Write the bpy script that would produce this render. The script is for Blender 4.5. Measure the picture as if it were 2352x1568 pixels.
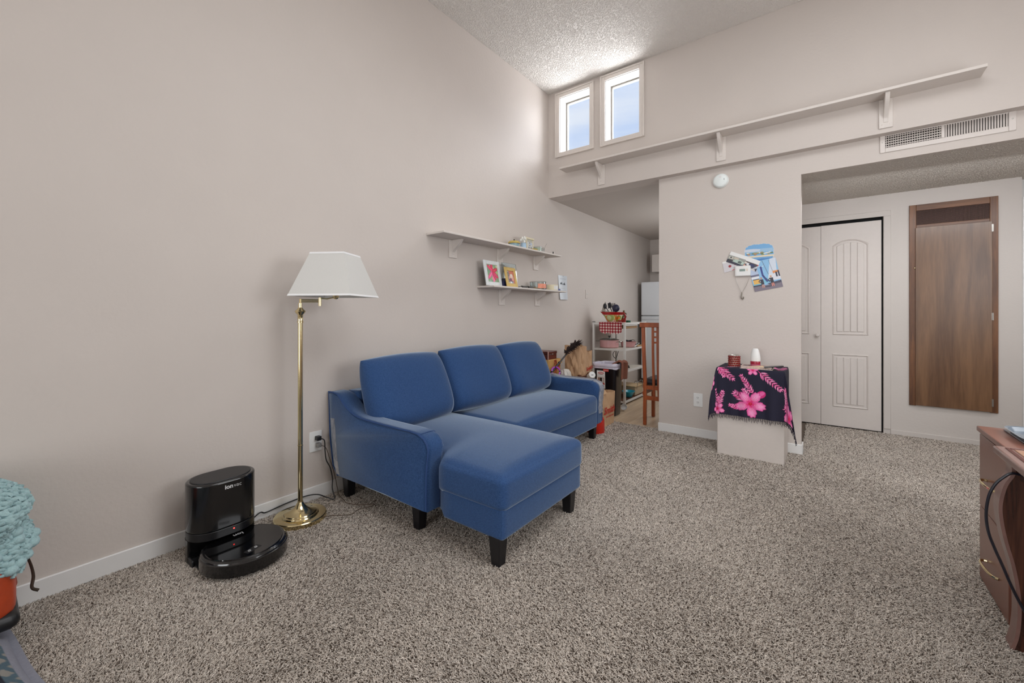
import bpy, bmesh, math, random
import numpy as np
from mathutils import Vector, Matrix, Euler

for o in list(bpy.data.objects):
    bpy.data.objects.remove(o, do_unlink=True)
S = bpy.context.scene
COL = S.collection
PI = math.pi
rnd = random.Random(7)
rng = np.random.default_rng(11)

# ------------------------------------------------------------------ camera
cam = bpy.data.objects.new('camera', bpy.data.cameras.new('camera'))
COL.objects.link(cam)
cam.location = (2.511, 0.0, 1.147)
cam.rotation_euler = (PI / 2, 0, math.radians(37.13))
cam.data.sensor_width = 36.0
cam.data.lens = 36.0 * 955.0 / 2352.0
cam.data.shift_y = -66.0 / 2352.0
cam.data.clip_start = 0.02
S.camera = cam

# ------------------------------------------------------------------ view and exposure
S.view_settings.view_transform = 'Standard'
S.view_settings.look = 'None'
S.view_settings.gamma = 1.0
S.view_settings.use_curve_mapping = False
S.view_settings.exposure = 0.0
try:
    S.cycles.max_bounces = 8
    S.cycles.diffuse_bounces = 5
    S.cycles.transparent_max_bounces = 12
    S.cycles.use_denoising = True
    S.cycles.sample_clamp_indirect = 6.0
except Exception:
    pass

# ------------------------------------------------------------------ sky
W = bpy.data.worlds.new('sky')
S.world = W
W.use_nodes = True
nt = W.node_tree
nt.nodes.clear()
wo = nt.nodes.new('ShaderNodeOutputWorld')
bg = nt.nodes.new('ShaderNodeBackground')
tc = nt.nodes.new('ShaderNodeTexCoord')
sep = nt.nodes.new('ShaderNodeSeparateXYZ')
rmp = nt.nodes.new('ShaderNodeValToRGB')
mp = nt.nodes.new('ShaderNodeMapping')
mp.inputs['Scale'].default_value = (1.2, 1.2, 9.0)
nz = nt.nodes.new('ShaderNodeTexNoise')
nz.inputs['Scale'].default_value = 2.2
nz.inputs['Detail'].default_value = 5
cr = nt.nodes.new('ShaderNodeValToRGB')
mx = nt.nodes.new('ShaderNodeMixRGB')
nt.links.new(tc.outputs['Generated'], sep.inputs[0])
nt.links.new(sep.outputs['Z'], rmp.inputs[0])
rmp.color_ramp.elements[0].position = 0.0
rmp.color_ramp.elements[0].color = (0.76, 0.83, 0.95, 1)
rmp.color_ramp.elements[1].position = 0.75
rmp.color_ramp.elements[1].color = (0.47, 0.62, 0.89, 1)
nt.links.new(tc.outputs['Generated'], mp.inputs[0])
nt.links.new(mp.outputs[0], nz.inputs['Vector'])
nt.links.new(nz.outputs[0], cr.inputs[0])
cr.color_ramp.elements[0].position = 0.40
cr.color_ramp.elements[0].color = (0, 0, 0, 1)
cr.color_ramp.elements[1].position = 0.68
cr.color_ramp.elements[1].color = (0.85, 0.85, 0.85, 1)
nt.links.new(cr.outputs[0], mx.inputs[0])
nt.links.new(rmp.outputs[0], mx.inputs[1])
mx.inputs[2].default_value = (0.86, 0.89, 0.94, 1)
nt.links.new(mx.outputs[0], bg.inputs[0])
bg.inputs[1].default_value = 1.0
nt.links.new(bg.outputs[0], wo.inputs[0])


# ------------------------------------------------------------------ area lamps (window daylight, plus unseen fill added behind, beside and overhead)
def area(name, loc, aim, sx, sy, power, col=(1, 1, 1)):
    l = bpy.data.lights.new(name, 'AREA')
    l.shape = 'RECTANGLE'
    l.size, l.size_y = sx, sy
    l.energy = power
    l.color = col
    o = bpy.data.objects.new(name, l)
    COL.objects.link(o)
    o.location = loc
    d = Vector(aim) - Vector(loc)
    o.rotation_euler = d.to_track_quat('-Z', 'Y').to_euler()
    return o


area('rear_fill', (1.9, -4.4, 1.3), (2.6, 4.0, 1.3), 2.6, 2.2, 110, (0.955, 0.982, 1.012))  # fill added before the solid rear wall, standing in for unseen windows
area('ceiling_bounce', (2.75, 1.4, 3.52), (2.6, 1.7, 0.0), 2.2, 2.4, 64, (0.955, 0.982, 1.012))  # unseen lamp added under the ceiling as bounced light, no fitting
area('side_fill', (4.2, 2.2, 1.45), (0.0, 2.4, 0.9), 1.8, 1.5, 46, (0.955, 0.982, 1.012))  # fill added before the solid right wall, no window built there
area('sunlit_roof_bounce', (1.4, 6.6, 2.66), (1.4, 6.6, 9.0), 5.0, 4.2, 1150, (1.0, 1.0, 1.0))
area('clerestory_high_daylight', (1.9, 5.5, 4.6), (0.0, 3.5, 2.6), 3.0, 2.0, 430, (1.0, 1.0, 1.0))
area('kitchen_window_daylight', (1.6, 5.6, 1.75), (0.0, 5.2, 1.0), 1.1, 0.9, 19, (0.955, 0.982, 1.012))
area('hall_fill', (3.25, 4.26, 2.12), (3.15, 5.28, 0.6), 1.7, 0.2, 8.5, (0.965, 0.982, 1.01))  # unseen fill added behind the header to brighten the hall


# ------------------------------------------------------------------ materials
def lin(c):
    r = []
    for x in c[:3]:
        x = x / 255.0
        r.append(x / 12.92 if x <= 0.04045 else ((x + 0.055) / 1.055) ** 2.4)
    return tuple(r) + (1.0,)


MATS = {}


def mat(name, col, rough=0.6, metal=0.0, var=0.06, vscale=30.0, bump=0.0, bscale=200.0, stretch=(1, 1, 1), trans=0.0, alpha=1.0,
        coat=0.0, attr=None, spec=0.5, sheen=0.0, emit=None, col2=None, detail=3.0, sss=0.0):
    if name in MATS:
        return MATS[name]
    m = bpy.data.materials.new(name)
    m.use_nodes = True
    t = m.node_tree
    b = t.nodes['Principled BSDF']
    b.inputs['Roughness'].default_value = rough
    b.inputs['Metallic'].default_value = metal
    b.inputs['Specular IOR Level'].default_value = spec
    b.inputs['Coat Weight'].default_value = coat
    b.inputs['Coat Roughness'].default_value = 0.08
    b.inputs['Transmission Weight'].default_value = trans
    b.inputs['Alpha'].default_value = alpha
    if sheen:
        b.inputs['Sheen Weight'].default_value = sheen
        b.inputs['Sheen Roughness'].default_value = 0.45
        b.inputs['Sheen Tint'].default_value = (0.62, 0.78, 1.0, 1)
    tcn = t.nodes.new('ShaderNodeTexCoord')
    mpn = t.nodes.new('ShaderNodeMapping')
    mpn.inputs['Scale'].default_value = stretch
    t.links.new(tcn.outputs['Object'], mpn.inputs[0])
    n = t.nodes.new('ShaderNodeTexNoise')
    n.inputs['Scale'].default_value = vscale
    n.inputs['Detail'].default_value = detail
    t.links.new(mpn.outputs[0], n.inputs['Vector'])
    r = t.nodes.new('ShaderNodeMapRange')
    r.inputs[1].default_value = 0.3
    r.inputs[2].default_value = 0.7
    t.links.new(n.outputs[0], r.inputs[0])
    if attr:
        a = t.nodes.new('ShaderNodeAttribute')
        a.attribute_name = attr
        src = a.outputs['Color']
        h = t.nodes.new('ShaderNodeHueSaturation')
        r.inputs[3].default_value = 1 - var
        r.inputs[4].default_value = 1 + var
        t.links.new(r.outputs[0], h.inputs['Value'])
        t.links.new(src, h.inputs['Color'])
        t.links.new(h.outputs[0], b.inputs['Base Color'])
    else:
        c = lin(col)
        if col2 is None:
            ca = tuple(max(0, x * (1 - var)) for x in c[:3]) + (1,)
            cb = tuple(min(1, x * (1 + var)) for x in c[:3]) + (1,)
        else:
            ca, cb = c, lin(col2)
        k = t.nodes.new('ShaderNodeMixRGB')
        k.inputs[1].default_value = ca
        k.inputs[2].default_value = cb
        t.links.new(r.outputs[0], k.inputs[0])
        t.links.new(k.outputs[0], b.inputs['Base Color'])
    if bump:
        n2 = t.nodes.new('ShaderNodeTexNoise')
        n2.inputs['Scale'].default_value = bscale
        n2.inputs['Detail'].default_value = 2
        t.links.new(mpn.outputs[0], n2.inputs['Vector'])
        bp = t.nodes.new('ShaderNodeBump')
        bp.inputs['Strength'].default_value = bump
        bp.inputs['Distance'].default_value = 0.004
        t.links.new(n2.outputs[0], bp.inputs['Height'])
        t.links.new(bp.outputs[0], b.inputs['Normal'])
    if emit:
        b.inputs['Emission Color'].default_value = lin(emit[0])
        b.inputs['Emission Strength'].default_value = emit[1]
    MATS[name] = m
    return m


def wood(name, ca, cb, rough=0.35, axis=2, scale=3.0, coat=0.2, dist=6.0):
    """streaky wood grain running along the given axis"""
    if name in MATS:
        return MATS[name]
    m = bpy.data.materials.new(name)
    m.use_nodes = True
    t = m.node_tree
    b = t.nodes['Principled BSDF']
    b.inputs['Roughness'].default_value = rough
    b.inputs['Coat Weight'].default_value = coat
    b.inputs['Coat Roughness'].default_value = 0.25
    tcn = t.nodes.new('ShaderNodeTexCoord')
    mpn = t.nodes.new('ShaderNodeMapping')
    s = [scale * 6] * 3
    s[axis] = scale * 0.45
    mpn.inputs['Scale'].default_value = s
    t.links.new(tcn.outputs['Object'], mpn.inputs[0])
    n = t.nodes.new('ShaderNodeTexNoise')
    n.inputs['Scale'].default_value = 1.0
    n.inputs['Detail'].default_value = 6
    n.inputs['Distortion'].default_value = dist * 0.12
    t.links.new(mpn.outputs[0], n.inputs['Vector'])
    n2 = t.nodes.new('ShaderNodeTexNoise')
    n2.inputs['Scale'].default_value = 9.0
    n2.inputs['Detail'].default_value = 3
    t.links.new(mpn.outputs[0], n2.inputs['Vector'])
    ad = t.nodes.new('ShaderNodeMath')
    ad.operation = 'MULTIPLY_ADD'
    ad.inputs[1].default_value = 0.25
    t.links.new(n2.outputs[0], ad.inputs[0])
    t.links.new(n.outputs[0], ad.inputs[2])
    r = t.nodes.new('ShaderNodeValToRGB')
    r.color_ramp.elements[0].position = 0.42
    r.color_ramp.elements[0].color = lin(ca)
    r.color_ramp.elements[1].position = 0.82
    r.color_ramp.elements[1].color = lin(cb)
    t.links.new(ad.outputs[0], r.inputs[0])
    t.links.new(r.outputs[0], b.inputs['Base Color'])
    MATS[name] = m
    return m


def glassy(name, col=(255, 255, 255), gloss=0.12, rough=0.02, milk=0.0):
    """clear pane or film: light passes through, a little is mirrored"""
    if name in MATS:
        return MATS[name]
    m = bpy.data.materials.new(name)
    m.use_nodes = True
    t = m.node_tree
    t.nodes.clear()
    out = t.nodes.new('ShaderNodeOutputMaterial')
    tr = t.nodes.new('ShaderNodeBsdfTransparent')
    tr.inputs[0].default_value = lin(col)
    gl = t.nodes.new('ShaderNodeBsdfGlossy')
    gl.inputs['Roughness'].default_value = rough
    fr = t.nodes.new('ShaderNodeFresnel')
    fr.inputs[0].default_value = 1.45
    n = t.nodes.new('ShaderNodeTexNoise')
    n.inputs['Scale'].default_value = 7
    ad = t.nodes.new('ShaderNodeMath')
    ad.operation = 'MULTIPLY'
    ad.inputs[1].default_value = gloss * 8
    t.links.new(fr.outputs[0], ad.inputs[0])
    mxs = t.nodes.new('ShaderNodeMixShader')
    t.links.new(ad.outputs[0], mxs.inputs[0])
    t.links.new(tr.outputs[0], mxs.inputs[1])
    t.links.new(gl.outputs[0], mxs.inputs[2])
    last = mxs
    if milk:
        df = t.nodes.new('ShaderNodeBsdfDiffuse')
        df.inputs[0].default_value = (0.8, 0.8, 0.82, 1)
        m2 = t.nodes.new('ShaderNodeMixShader')
        mu = t.nodes.new('ShaderNodeMath')
        mu.operation = 'MULTIPLY'
        mu.inputs[1].default_value = milk * 2
        t.links.new(n.outputs[0], mu.inputs[0])
        t.links.new(mu.outputs[0], m2.inputs[0])
        t.links.new(mxs.outputs[0], m2.inputs[1])
        t.links.new(df.outputs[0], m2.inputs[2])
        last = m2
    t.links.new(last.outputs[0], out.inputs[0])
    MATS[name] = m
    return m


def linen(name, ca, cb, sheen=0.6):
    """woven upholstery: two crossed thread noises over a soft mottling"""
    m = bpy.data.materials.new(name)
    m.use_nodes = True
    t = m.node_tree
    b = t.nodes['Principled BSDF']
    b.inputs['Roughness'].default_value = 0.9
    b.inputs['Specular IOR Level'].default_value = 0.2
    b.inputs['Sheen Weight'].default_value = sheen
    b.inputs['Sheen Roughness'].default_value = 0.36
    b.inputs['Sheen Tint'].default_value = (0.72, 0.86, 1.0, 1)
    tcn = t.nodes.new('ShaderNodeTexCoord')
    tot = None
    for sc, st in ((1.0, (90, 900, 900)), (1.0, (900, 110, 900)), (1.0, (900, 900, 120)), (0.6, (420, 420, 420))):
        mpn = t.nodes.new('ShaderNodeMapping')
        mpn.inputs['Scale'].default_value = st
        t.links.new(tcn.outputs['Object'], mpn.inputs[0])
        n = t.nodes.new('ShaderNodeTexNoise')
        n.inputs['Scale'].default_value = sc
        n.inputs['Detail'].default_value = 1.5
        t.links.new(mpn.outputs[0], n.inputs['Vector'])
        if tot is None:
            tot = n.outputs[0]
        else:
            ad = t.nodes.new('ShaderNodeMath')
            ad.operation = 'ADD'
            t.links.new(tot, ad.inputs[0])
            t.links.new(n.outputs[0], ad.inputs[1])
            tot = ad.outputs[0]
    r = t.nodes.new('ShaderNodeMapRange')
    r.inputs[1].default_value = 1.5
    r.inputs[2].default_value = 2.5
    t.links.new(tot, r.inputs[0])
    k = t.nodes.new('ShaderNodeMixRGB')
    k.inputs[1].default_value = lin(ca)
    k.inputs[2].default_value = lin(cb)
    t.links.new(r.outputs[0], k.inputs[0])
    t.links.new(k.outputs[0], b.inputs['Base Color'])
    bp = t.nodes.new('ShaderNodeBump')
    bp.inputs['Strength'].default_value = 0.25
    bp.inputs['Distance'].default_value = 0.001
    t.links.new(r.outputs[0], bp.inputs['Height'])
    t.links.new(bp.outputs[0], b.inputs['Normal'])
    MATS[name] = m
    return m


# ------------------------------------------------------------------ geometry helpers
class G:
    def __init__(s):
        s.v, s.f, s.mi = [], [], []

    def add(s, v, f, mi=0, T=None):
        n = len(s.v)
        if T is not None:
            v = [tuple(T @ Vector(p)) for p in v]
        s.v += [tuple(p) for p in v]
        s.f += [tuple(i + n for i in q) for q in f]
        s.mi += [mi] * len(f)
        return s

    def box(s, lo, hi, mi=0, T=None):
        (a, b, c), (d, e, g) = lo, hi
        v = [(a, b, c), (d, b, c), (d, e, c), (a, e, c), (a, b, g), (d, b, g), (d, e, g), (a, e, g)]
        return s.add(v, [(3, 2, 1, 0), (4, 5, 6, 7), (0, 1, 5, 4), (1, 2, 6, 5), (2, 3, 7, 6), (3, 0, 4, 7)], mi, T)

    def prism(s, poly, lo, hi, axis='y', mi=0, T=None):
        def P(p, h):
            return {'y': (p[0], h, p[1]), 'x': (h, p[0], p[1]), 'z': (p[0], p[1], h)}[axis]
        n = len(poly)
        v = [P(p, lo) for p in poly] + [P(p, hi) for p in poly]
        f = [tuple(range(n))[::-1], tuple(range(n, 2 * n))] + [(i, (i + 1) % n, n + (i + 1) % n, n + i) for i in range(n)]
        return s.add(v, f, mi, T)

    def lathe(s, prof, c=(0, 0, 0), n=24, mi=0, T=None, sx=1, sy=1, cap=True):
        v, f = [], []
        for r, z in prof:
            for i in range(n):
                a = 2 * PI * i / n
                v.append((c[0] + r * sx * math.cos(a), c[1] + r * sy * math.sin(a), c[2] + z))
        for k in range(len(prof) - 1):
            for i in range(n):
                j = (i + 1) % n
                f.append((k * n + i, k * n + j, (k + 1) * n + j, (k + 1) * n + i))
        if cap:
            f.append(tuple(range(n))[::-1])
            f.append(tuple(range((len(prof) - 1) * n, len(prof) * n)))
        return s.add(v, f, mi, T)

    def tube(s, pts, r, n=8, closed=False, mi=0, T=None, flat=1.0):
        P = [Vector(p) for p in pts]
        m = len(P)
        R = r if isinstance(r, (list, tuple)) else [r] * m
        v, f = [], []
        up = None
        for i in range(m):
            if closed:
                t = P[(i + 1) % m] - P[i - 1]
            else:
                t = P[min(i + 1, m - 1)] - P[max(i - 1, 0)]
            if t.length < 1e-9:
                t = Vector((0, 0, 1))
            t.normalize()
            if up is None:
                up = Vector((0, 0, 1)) if abs(t.z) < 0.9 else Vector((1, 0, 0))
            a = t.cross(up)
            if a.length < 1e-6:
                a = t.cross(Vector((0, 1, 0.1)))
            a.normalize()
            up = a.cross(t)
            up.normalize()
            for k in range(n):
                q = 2 * PI * k / n
                v.append(tuple(P[i] + (a * math.cos(q) + up * math.sin(q) * flat) * R[i]))
        for i in range(m if closed else m - 1):
            i2 = (i + 1) % m
            for k in range(n):
                k2 = (k + 1) % n
                f.append((i * n + k, i * n + k2, i2 * n + k2, i2 * n + k))
        if not closed:
            f.append(tuple(range(n))[::-1])
            f.append(tuple(range((m - 1) * n, m * n)))
        return s.add(v, f, mi, T)

    def ball(s, c, r, nu=16, nv=10, mi=0, T=None):
        if not isinstance(r, (list, tuple)):
            r = (r, r, r)
        v = [(c[0], c[1], c[2] - r[2])]
        for j in range(1, nv):
            b = -PI / 2 + PI * j / nv
            for i in range(nu):
                a = 2 * PI * i / nu
                v.append((c[0] + r[0] * math.cos(b) * math.cos(a), c[1] + r[1] * math.cos(b) * math.sin(a), c[2] + r[2] * math.sin(b)))
        v.append((c[0], c[1], c[2] + r[2]))
        f = []
        for i in range(nu):
            f.append((0, 1 + (i + 1) % nu, 1 + i))
        for j in range(nv - 2):
            for i in range(nu):
                a, b2 = 1 + j * nu + i, 1 + j * nu + (i + 1) % nu
                f.append((a, b2, b2 + nu, a + nu))
        L = len(v) - 1
        for i in range(nu):
            f.append((L, 1 + (nv - 2) * nu + i, 1 + (nv - 2) * nu + (i + 1) % nu))
        return s.add(v, f, mi, T)

    def grid(s, fn, nu, nv, mi=0, T=None, wrapu=False):
        v = [tuple(fn(i / (nu if wrapu else nu - 1), j / (nv - 1))) for j in range(nv) for i in range(nu)]
        f = []
        for j in range(nv - 1):
            for i in range(nu if wrapu else nu - 1):
                i2 = (i + 1) % nu
                f.append((j * nu + i, j * nu + i2, (j + 1) * nu + i2, (j + 1) * nu + i))
        return s.add(v, f, mi, T)

    def rbox(s, half, r, n=12, puff=(0, 0, 0), T=None, warp=None, mi=0):
        """soft box: rounded edges, faces puffed outward"""
        H = Vector(half)
        vs, fs, idx = [], [], {}

        def P(a, b, c):
            k = (a, b, c)
            if k in idx:
                return idx[k]
            u = [2 * x / n - 1 for x in k]
            # pack grid lines towards the edges
            u = [math.sin(x * PI / 2) * 0.6 + x * 0.4 for x in u]
            p = Vector((u[0] * H.x, u[1] * H.y, u[2] * H.z))
            q = Vector((max(-H.x + r, min(H.x - r, p.x)), max(-H.y + r, min(H.y - r, p.y)), max(-H.z + r, min(H.z - r, p.z))))
            d = p - q
            if d.length > 1e-9:
                p = q + d.normalized() * r
            w = [1 - u[i] * u[i] for i in range(3)]
            p.x += puff[0] * u[0] * (w[1] * w[2]) ** 0.7
            p.y += puff[1] * u[1] * (w[0] * w[2]) ** 0.7
            p.z += puff[2] * u[2] * (w[0] * w[1]) ** 0.7
            if warp:
                p = Vector(warp(p, u))
            idx[k] = len(vs)
            vs.append(tuple(p))
            return idx[k]
        for ax in range(3):
            for side in (0, n):
                for i in range(n):
                    for j in range(n):
                        q = []
                        for (x, y) in ((i, j), (i + 1, j), (i + 1, j + 1), (i, j + 1)):
                            k = [0, 0, 0]
                            k[ax] = side
                            k[(ax + 1) % 3] = x
                            k[(ax + 2) % 3] = y
                            q.append(P(*k))
                        fs.append(tuple(q if side else q[::-1]))
        return s.add(vs, fs, mi, T)


ORG = {}


def link_mesh(name, v, f, mi, mats, parent=None, smooth=35, bevel=0, seg=2, base=None, recalc=True):
    me = bpy.data.meshes.new(name)
    v = np.array(v, float)
    if parent is not None:
        org = np.array(ORG[parent])
    elif base is not None:
        org = np.array(base, float)
    else:
        lo, hi = v.min(0), v.max(0)
        org = np.array([(lo[0] + hi[0]) / 2, (lo[1] + hi[1]) / 2, lo[2]])
    me.from_pydata((v - org).tolist(), [], f)
    if not isinstance(mats, (list, tuple)):
        mats = [mats]
    for m in mats:
        me.materials.append(m)
    if len(mats) > 1:
        me.polygons.foreach_set('material_index', mi)
    if recalc:
        bm = bmesh.new()
        bm.from_mesh(me)
        bmesh.ops.recalc_face_normals(bm, faces=bm.faces)
        bm.to_mesh(me)
        bm.free()
    if smooth:
        me.polygons.foreach_set('use_smooth', [True] * len(me.polygons))
        me.set_sharp_from_angle(angle=math.radians(smooth))
    me.update()
    o = bpy.data.objects.new(name, me)
    COL.objects.link(o)
    if parent is not None:
        o.parent = parent
        ORG[o] = ORG[parent]
    else:
        o.location = org
        ORG[o] = tuple(org)
    if bevel:
        b = o.modifiers.new('bevel', 'BEVEL')
        b.width = bevel
        b.segments = seg
        b.limit_method = 'ANGLE'
        b.angle_limit = math.radians(35)
    return o


def part(name, g, m, parent, **k):
    lab = k.pop('label', None)
    kind = k.pop('kind', None)
    o = link_mesh(name, g.v, g.f, g.mi, m, parent, **k)
    if lab:
        o['label'] = lab
    if kind:
        o['kind'] = kind
    return o


def struct(name, g, m, **k):
    o = link_mesh(name, g.v, g.f, g.mi, m, None, **k)
    o['kind'] = 'structure'
    return o


def solo(name, g, m, label, cat, group=None, **k):
    """a thing that is one mesh"""
    o = link_mesh(name, g.v, g.f, g.mi, m, None, **k)
    o['label'] = label
    o['category'] = cat
    if group:
        o['group'] = group
    return o


def thing(name, label, cat, loc, group=None, rotz=0.0):
    o = bpy.data.objects.new(name, None)
    COL.objects.link(o)
    o.empty_display_size = 0.05
    o.location = loc
    o['label'] = label
    o['category'] = cat
    if group:
        o['group'] = group
    if rotz:
        o.rotation_euler = (0, 0, rotz)
        ORG[o] = (0.0, 0.0, 0.0)      # parts are given in local coordinates
    else:
        ORG[o] = tuple(loc)           # parts are given in room coordinates
    return o


def TR(loc=(0, 0, 0), rot=(0, 0, 0), sc=(1, 1, 1)):
    return Matrix.Translation(loc) @ Euler(rot).to_matrix().to_4x4() @ Matrix.Diagonal((*sc, 1))


def text_g(body, size, extrude=0.0006, shear=0.0, bold=0.0, align='CENTER'):
    cu = bpy.data.curves.new('t', 'FONT')
    cu.body = body
    cu.size = size
    cu.extrude = extrude
    cu.shear = shear
    cu.offset = bold
    cu.resolution_u = 3
    cu.align_x = align
    cu.align_y = 'CENTER'
    o = bpy.data.objects.new('t', cu)
    COL.objects.link(o)
    dg = bpy.context.evaluated_depsgraph_get()
    me = bpy.data.meshes.new_from_object(o.evaluated_get(dg))
    v = [tuple(p.co) for p in me.vertices]
    f = [tuple(p.vertices) for p in me.polygons]
    bpy.data.objects.remove(o, do_unlink=True)
    bpy.data.curves.remove(cu)
    bpy.data.meshes.remove(me)
    return v, f


def frame_T(o, x, y):
    """matrix taking local x,y (z out of the face) to room space at origin o"""
    x, y = Vector(x).normalized(), Vector(y).normalized()
    z = x.cross(y)
    M = Matrix.Identity(4)
    for i in range(3):
        M[i][0], M[i][1], M[i][2], M[i][3] = x[i], y[i], z[i], o[i]
    return M


def smoothstep(a, b, x):
    t = max(0.0, min(1.0, (x - a) / (b - a)))
    return t * t * (3 - 2 * t)


# flat print: a small raster of the print's own colours, laid on a mesh as a colour attribute
class Cv:
    def __init__(s, x0, x1, y0, y1, n, col, m=None):
        s.x = np.linspace(x0, x1, n)
        m = m or max(4, int(n * (y1 - y0) / (x1 - x0)))
        s.y = np.linspace(y0, y1, m)
        s.X, s.Y = np.meshgrid(s.x, s.y)
        s.a = np.zeros(s.X.shape + (3,))
        s.a[:] = col
        s.mask = np.ones(s.X.shape, bool)

    def set(s, k, col):
        s.a[k] = col

    def rect(s, x0, x1, y0, y1, col):
        s.set((s.X >= x0) & (s.X <= x1) & (s.Y >= y0) & (s.Y <= y1), col)

    def ell(s, cx, cy, rx, ry, col, rot=0.0):
        c, q = math.cos(rot), math.sin(rot)
        u = (s.X - cx) * c + (s.Y - cy) * q
        v = -(s.X - cx) * q + (s.Y - cy) * c
        s.set((u / rx) ** 2 + (v / ry) ** 2 <= 1, col)

    def inpoly(s, pts):
        k = np.zeros(s.X.shape, bool)
        n = len(pts)
        for i in range(n):
            (x1, y1), (x2, y2) = pts[i], pts[(i + 1) % n]
            if y1 == y2:
                continue
            c = ((y1 > s.Y) != (y2 > s.Y)) & (s.X < (x2 - x1) * (s.Y - y1) / (y2 - y1) + x1)
            k ^= c
        return k

    def poly(s, pts, col):
        s.set(s.inpoly(pts), col)

    def line(s, pts, w, col, w2=None):
        for i in range(len(pts) - 1):
            a, b = np.array(pts[i]), np.array(pts[i + 1])
            d = b - a
            L = d @ d + 1e-12
            t = np.clip(((s.X - a[0]) * d[0] + (s.Y - a[1]) * d[1]) / L, 0, 1)
            q = np.hypot(s.X - a[0] - t * d[0], s.Y - a[1] - t * d[1])
            ww = w if w2 is None else w + (w2 - w) * t
            s.set(q <= ww / 2, col)

    def speck(s, k, amt, seed=1):
        r = np.random.default_rng(seed)
        s.a[k] *= (1 + amt * r.normal(size=s.X.shape))[k][:, None]

    def mesh(s, name, fn, m, parent, base=None, **kw):
        """fn maps arrays X,Y to an (..,3) array of room points"""
        P = fn(s.X, s.Y)
        ny, nx = s.X.shape
        idx = np.arange(ny * nx).reshape(ny, nx)
        q = np.stack([idx[:-1, :-1], idx[:-1, 1:], idx[1:, 1:], idx[1:, :-1]], -1).reshape(-1, 4)
        k = (s.mask[:-1, :-1] & s.mask[:-1, 1:] & s.mask[1:, 1:] & s.mask[1:, :-1]).reshape(-1)
        q = q[k]
        used = np.unique(q)
        re = -np.ones(ny * nx, int)
        re[used] = np.arange(len(used))
        o = link_mesh(name, P.reshape(-1, 3)[used], re[q].tolist(), None, m, parent, base=base, recalc=False, smooth=kw.pop('smooth', 60))
        c = np.clip(s.a.reshape(-1, 3)[used], 0, 255) / 255.0
        c = np.where(c <= 0.04045, c / 12.92, ((c + 0.055) / 1.055) ** 2.4)
        at = o.data.attributes.new('print', 'FLOAT_COLOR', 'POINT')
        at.data.foreach_set('color', np.concatenate([c, np.ones((len(c), 1))], 1).astype(np.float32).ravel())
        return o


def flatmap(o, x, y):
    o, x, y = np.array(o, float), np.array(x, float), np.array(y, float)
    return lambda X, Y: o + X[..., None] * x + Y[..., None] * y


PRINT = mat('printed_paper', (255, 255, 255), rough=0.35, attr='print', var=0.02, vscale=80)
PRINTC = mat('printed_cloth', (255, 255, 255), rough=0.85, attr='print', var=0.06, vscale=120, bump=0.15, bscale=900)

# ------------------------------------------------------------------ shared materials
WALL = mat('wall_paint', (203, 194, 187), rough=0.62, var=0.012, vscale=3, bump=0.22, bscale=55)
WALLH = mat('hall_wall_paint', (205, 198, 192), rough=0.6, var=0.012, vscale=3, bump=0.2, bscale=55)
CEIL = mat('ceiling_paint', (226, 221, 215), rough=0.95, var=0.02, vscale=60, bump=0.5, bscale=160)
WHITE = mat('white_trim_paint', (226, 225, 223), rough=0.4, var=0.01)
SHELF = mat('shelf_paint', (214, 206, 199), rough=0.5, var=0.015)
DOORW = mat('door_paint', (211, 203, 197), rough=0.45, var=0.012)
BLACK = mat('shade_black', (8, 8, 9), rough=0.9)  # flat black put where only shade shows: closet gap, slots, grille
CARPETB = mat('carpet_backing', (96, 84, 74), rough=1.0, var=0.25, vscale=160)
BRASS = mat('polished_brass', (224, 208, 164), rough=0.12, metal=1.0, var=0.03)
STEEL = mat('brushed_steel', (190, 188, 182), rough=0.3, metal=1.0, var=0.04)
BLKPL = mat('black_gloss_plastic', (14, 14, 15), rough=0.16, var=0.1, coat=0.6)
BLKSAT = mat('black_satin_plastic', (24, 24, 26), rough=0.42, var=0.1)
KRAFT = mat('kraft_paper', (186, 150, 116), rough=0.85, var=0.07, vscale=14, bump=0.2, bscale=60)
CARTON = mat('carton_board', (206, 164, 100), rough=0.8, var=0.06, vscale=20)
WHITEPL = mat('white_plastic', (228, 228, 226), rough=0.35, var=0.01)
REDPRINT = mat('red_ink', (186, 44, 36), rough=0.6)

# ================================================================== SETTING
ZC, ZK, ZH = 3.61, 2.44, 2.272      # tall ceiling, kitchen ceiling, hall ceiling
YB, YP, YHALL, YKIT = 4.0, 4.08, 5.28, 7.4
XP0, XP1 = 1.212, 2.346             # pier between kitchen and hall

g = G()
g.box((-0.02, -4.55, -0.08), (4.25, YP + 0.055, 0.0)).box((1.72, YP + 0.055, -0.08), (4.25, YHALL + 0.1, 0.0))
struct('floor', g, CARPETB, base=(2, 1, 0))
g = G().box((-0.02, YP + 0.055, -0.08), (1.72, YKIT, -0.006))
VINYL = wood('vinyl_plank', (176, 150, 122), (214, 190, 160), rough=0.4, axis=1, scale=1.6)
fk = struct('floor_kitchen', G().box((-0.02, YP + 0.055, -0.08), (1.72, YKIT, -0.010)), BLKSAT)
k = 0
for i in range(6):
    x0 = 0.0 + i * 0.285
    y = YP + 0.058 - (i % 3) * 0.31
    while y < YKIT:
        y0, y1 = max(y, YP + 0.058), min(y + 0.92, YKIT)
        if y1 - y0 > 0.02:
            part('floor_plank', G().box((x0 + 0.001, y0, -0.009), (x0 + 0.284, y1 - 0.002, -0.003)), VINYL, fk)
        y += 0.92

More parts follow.
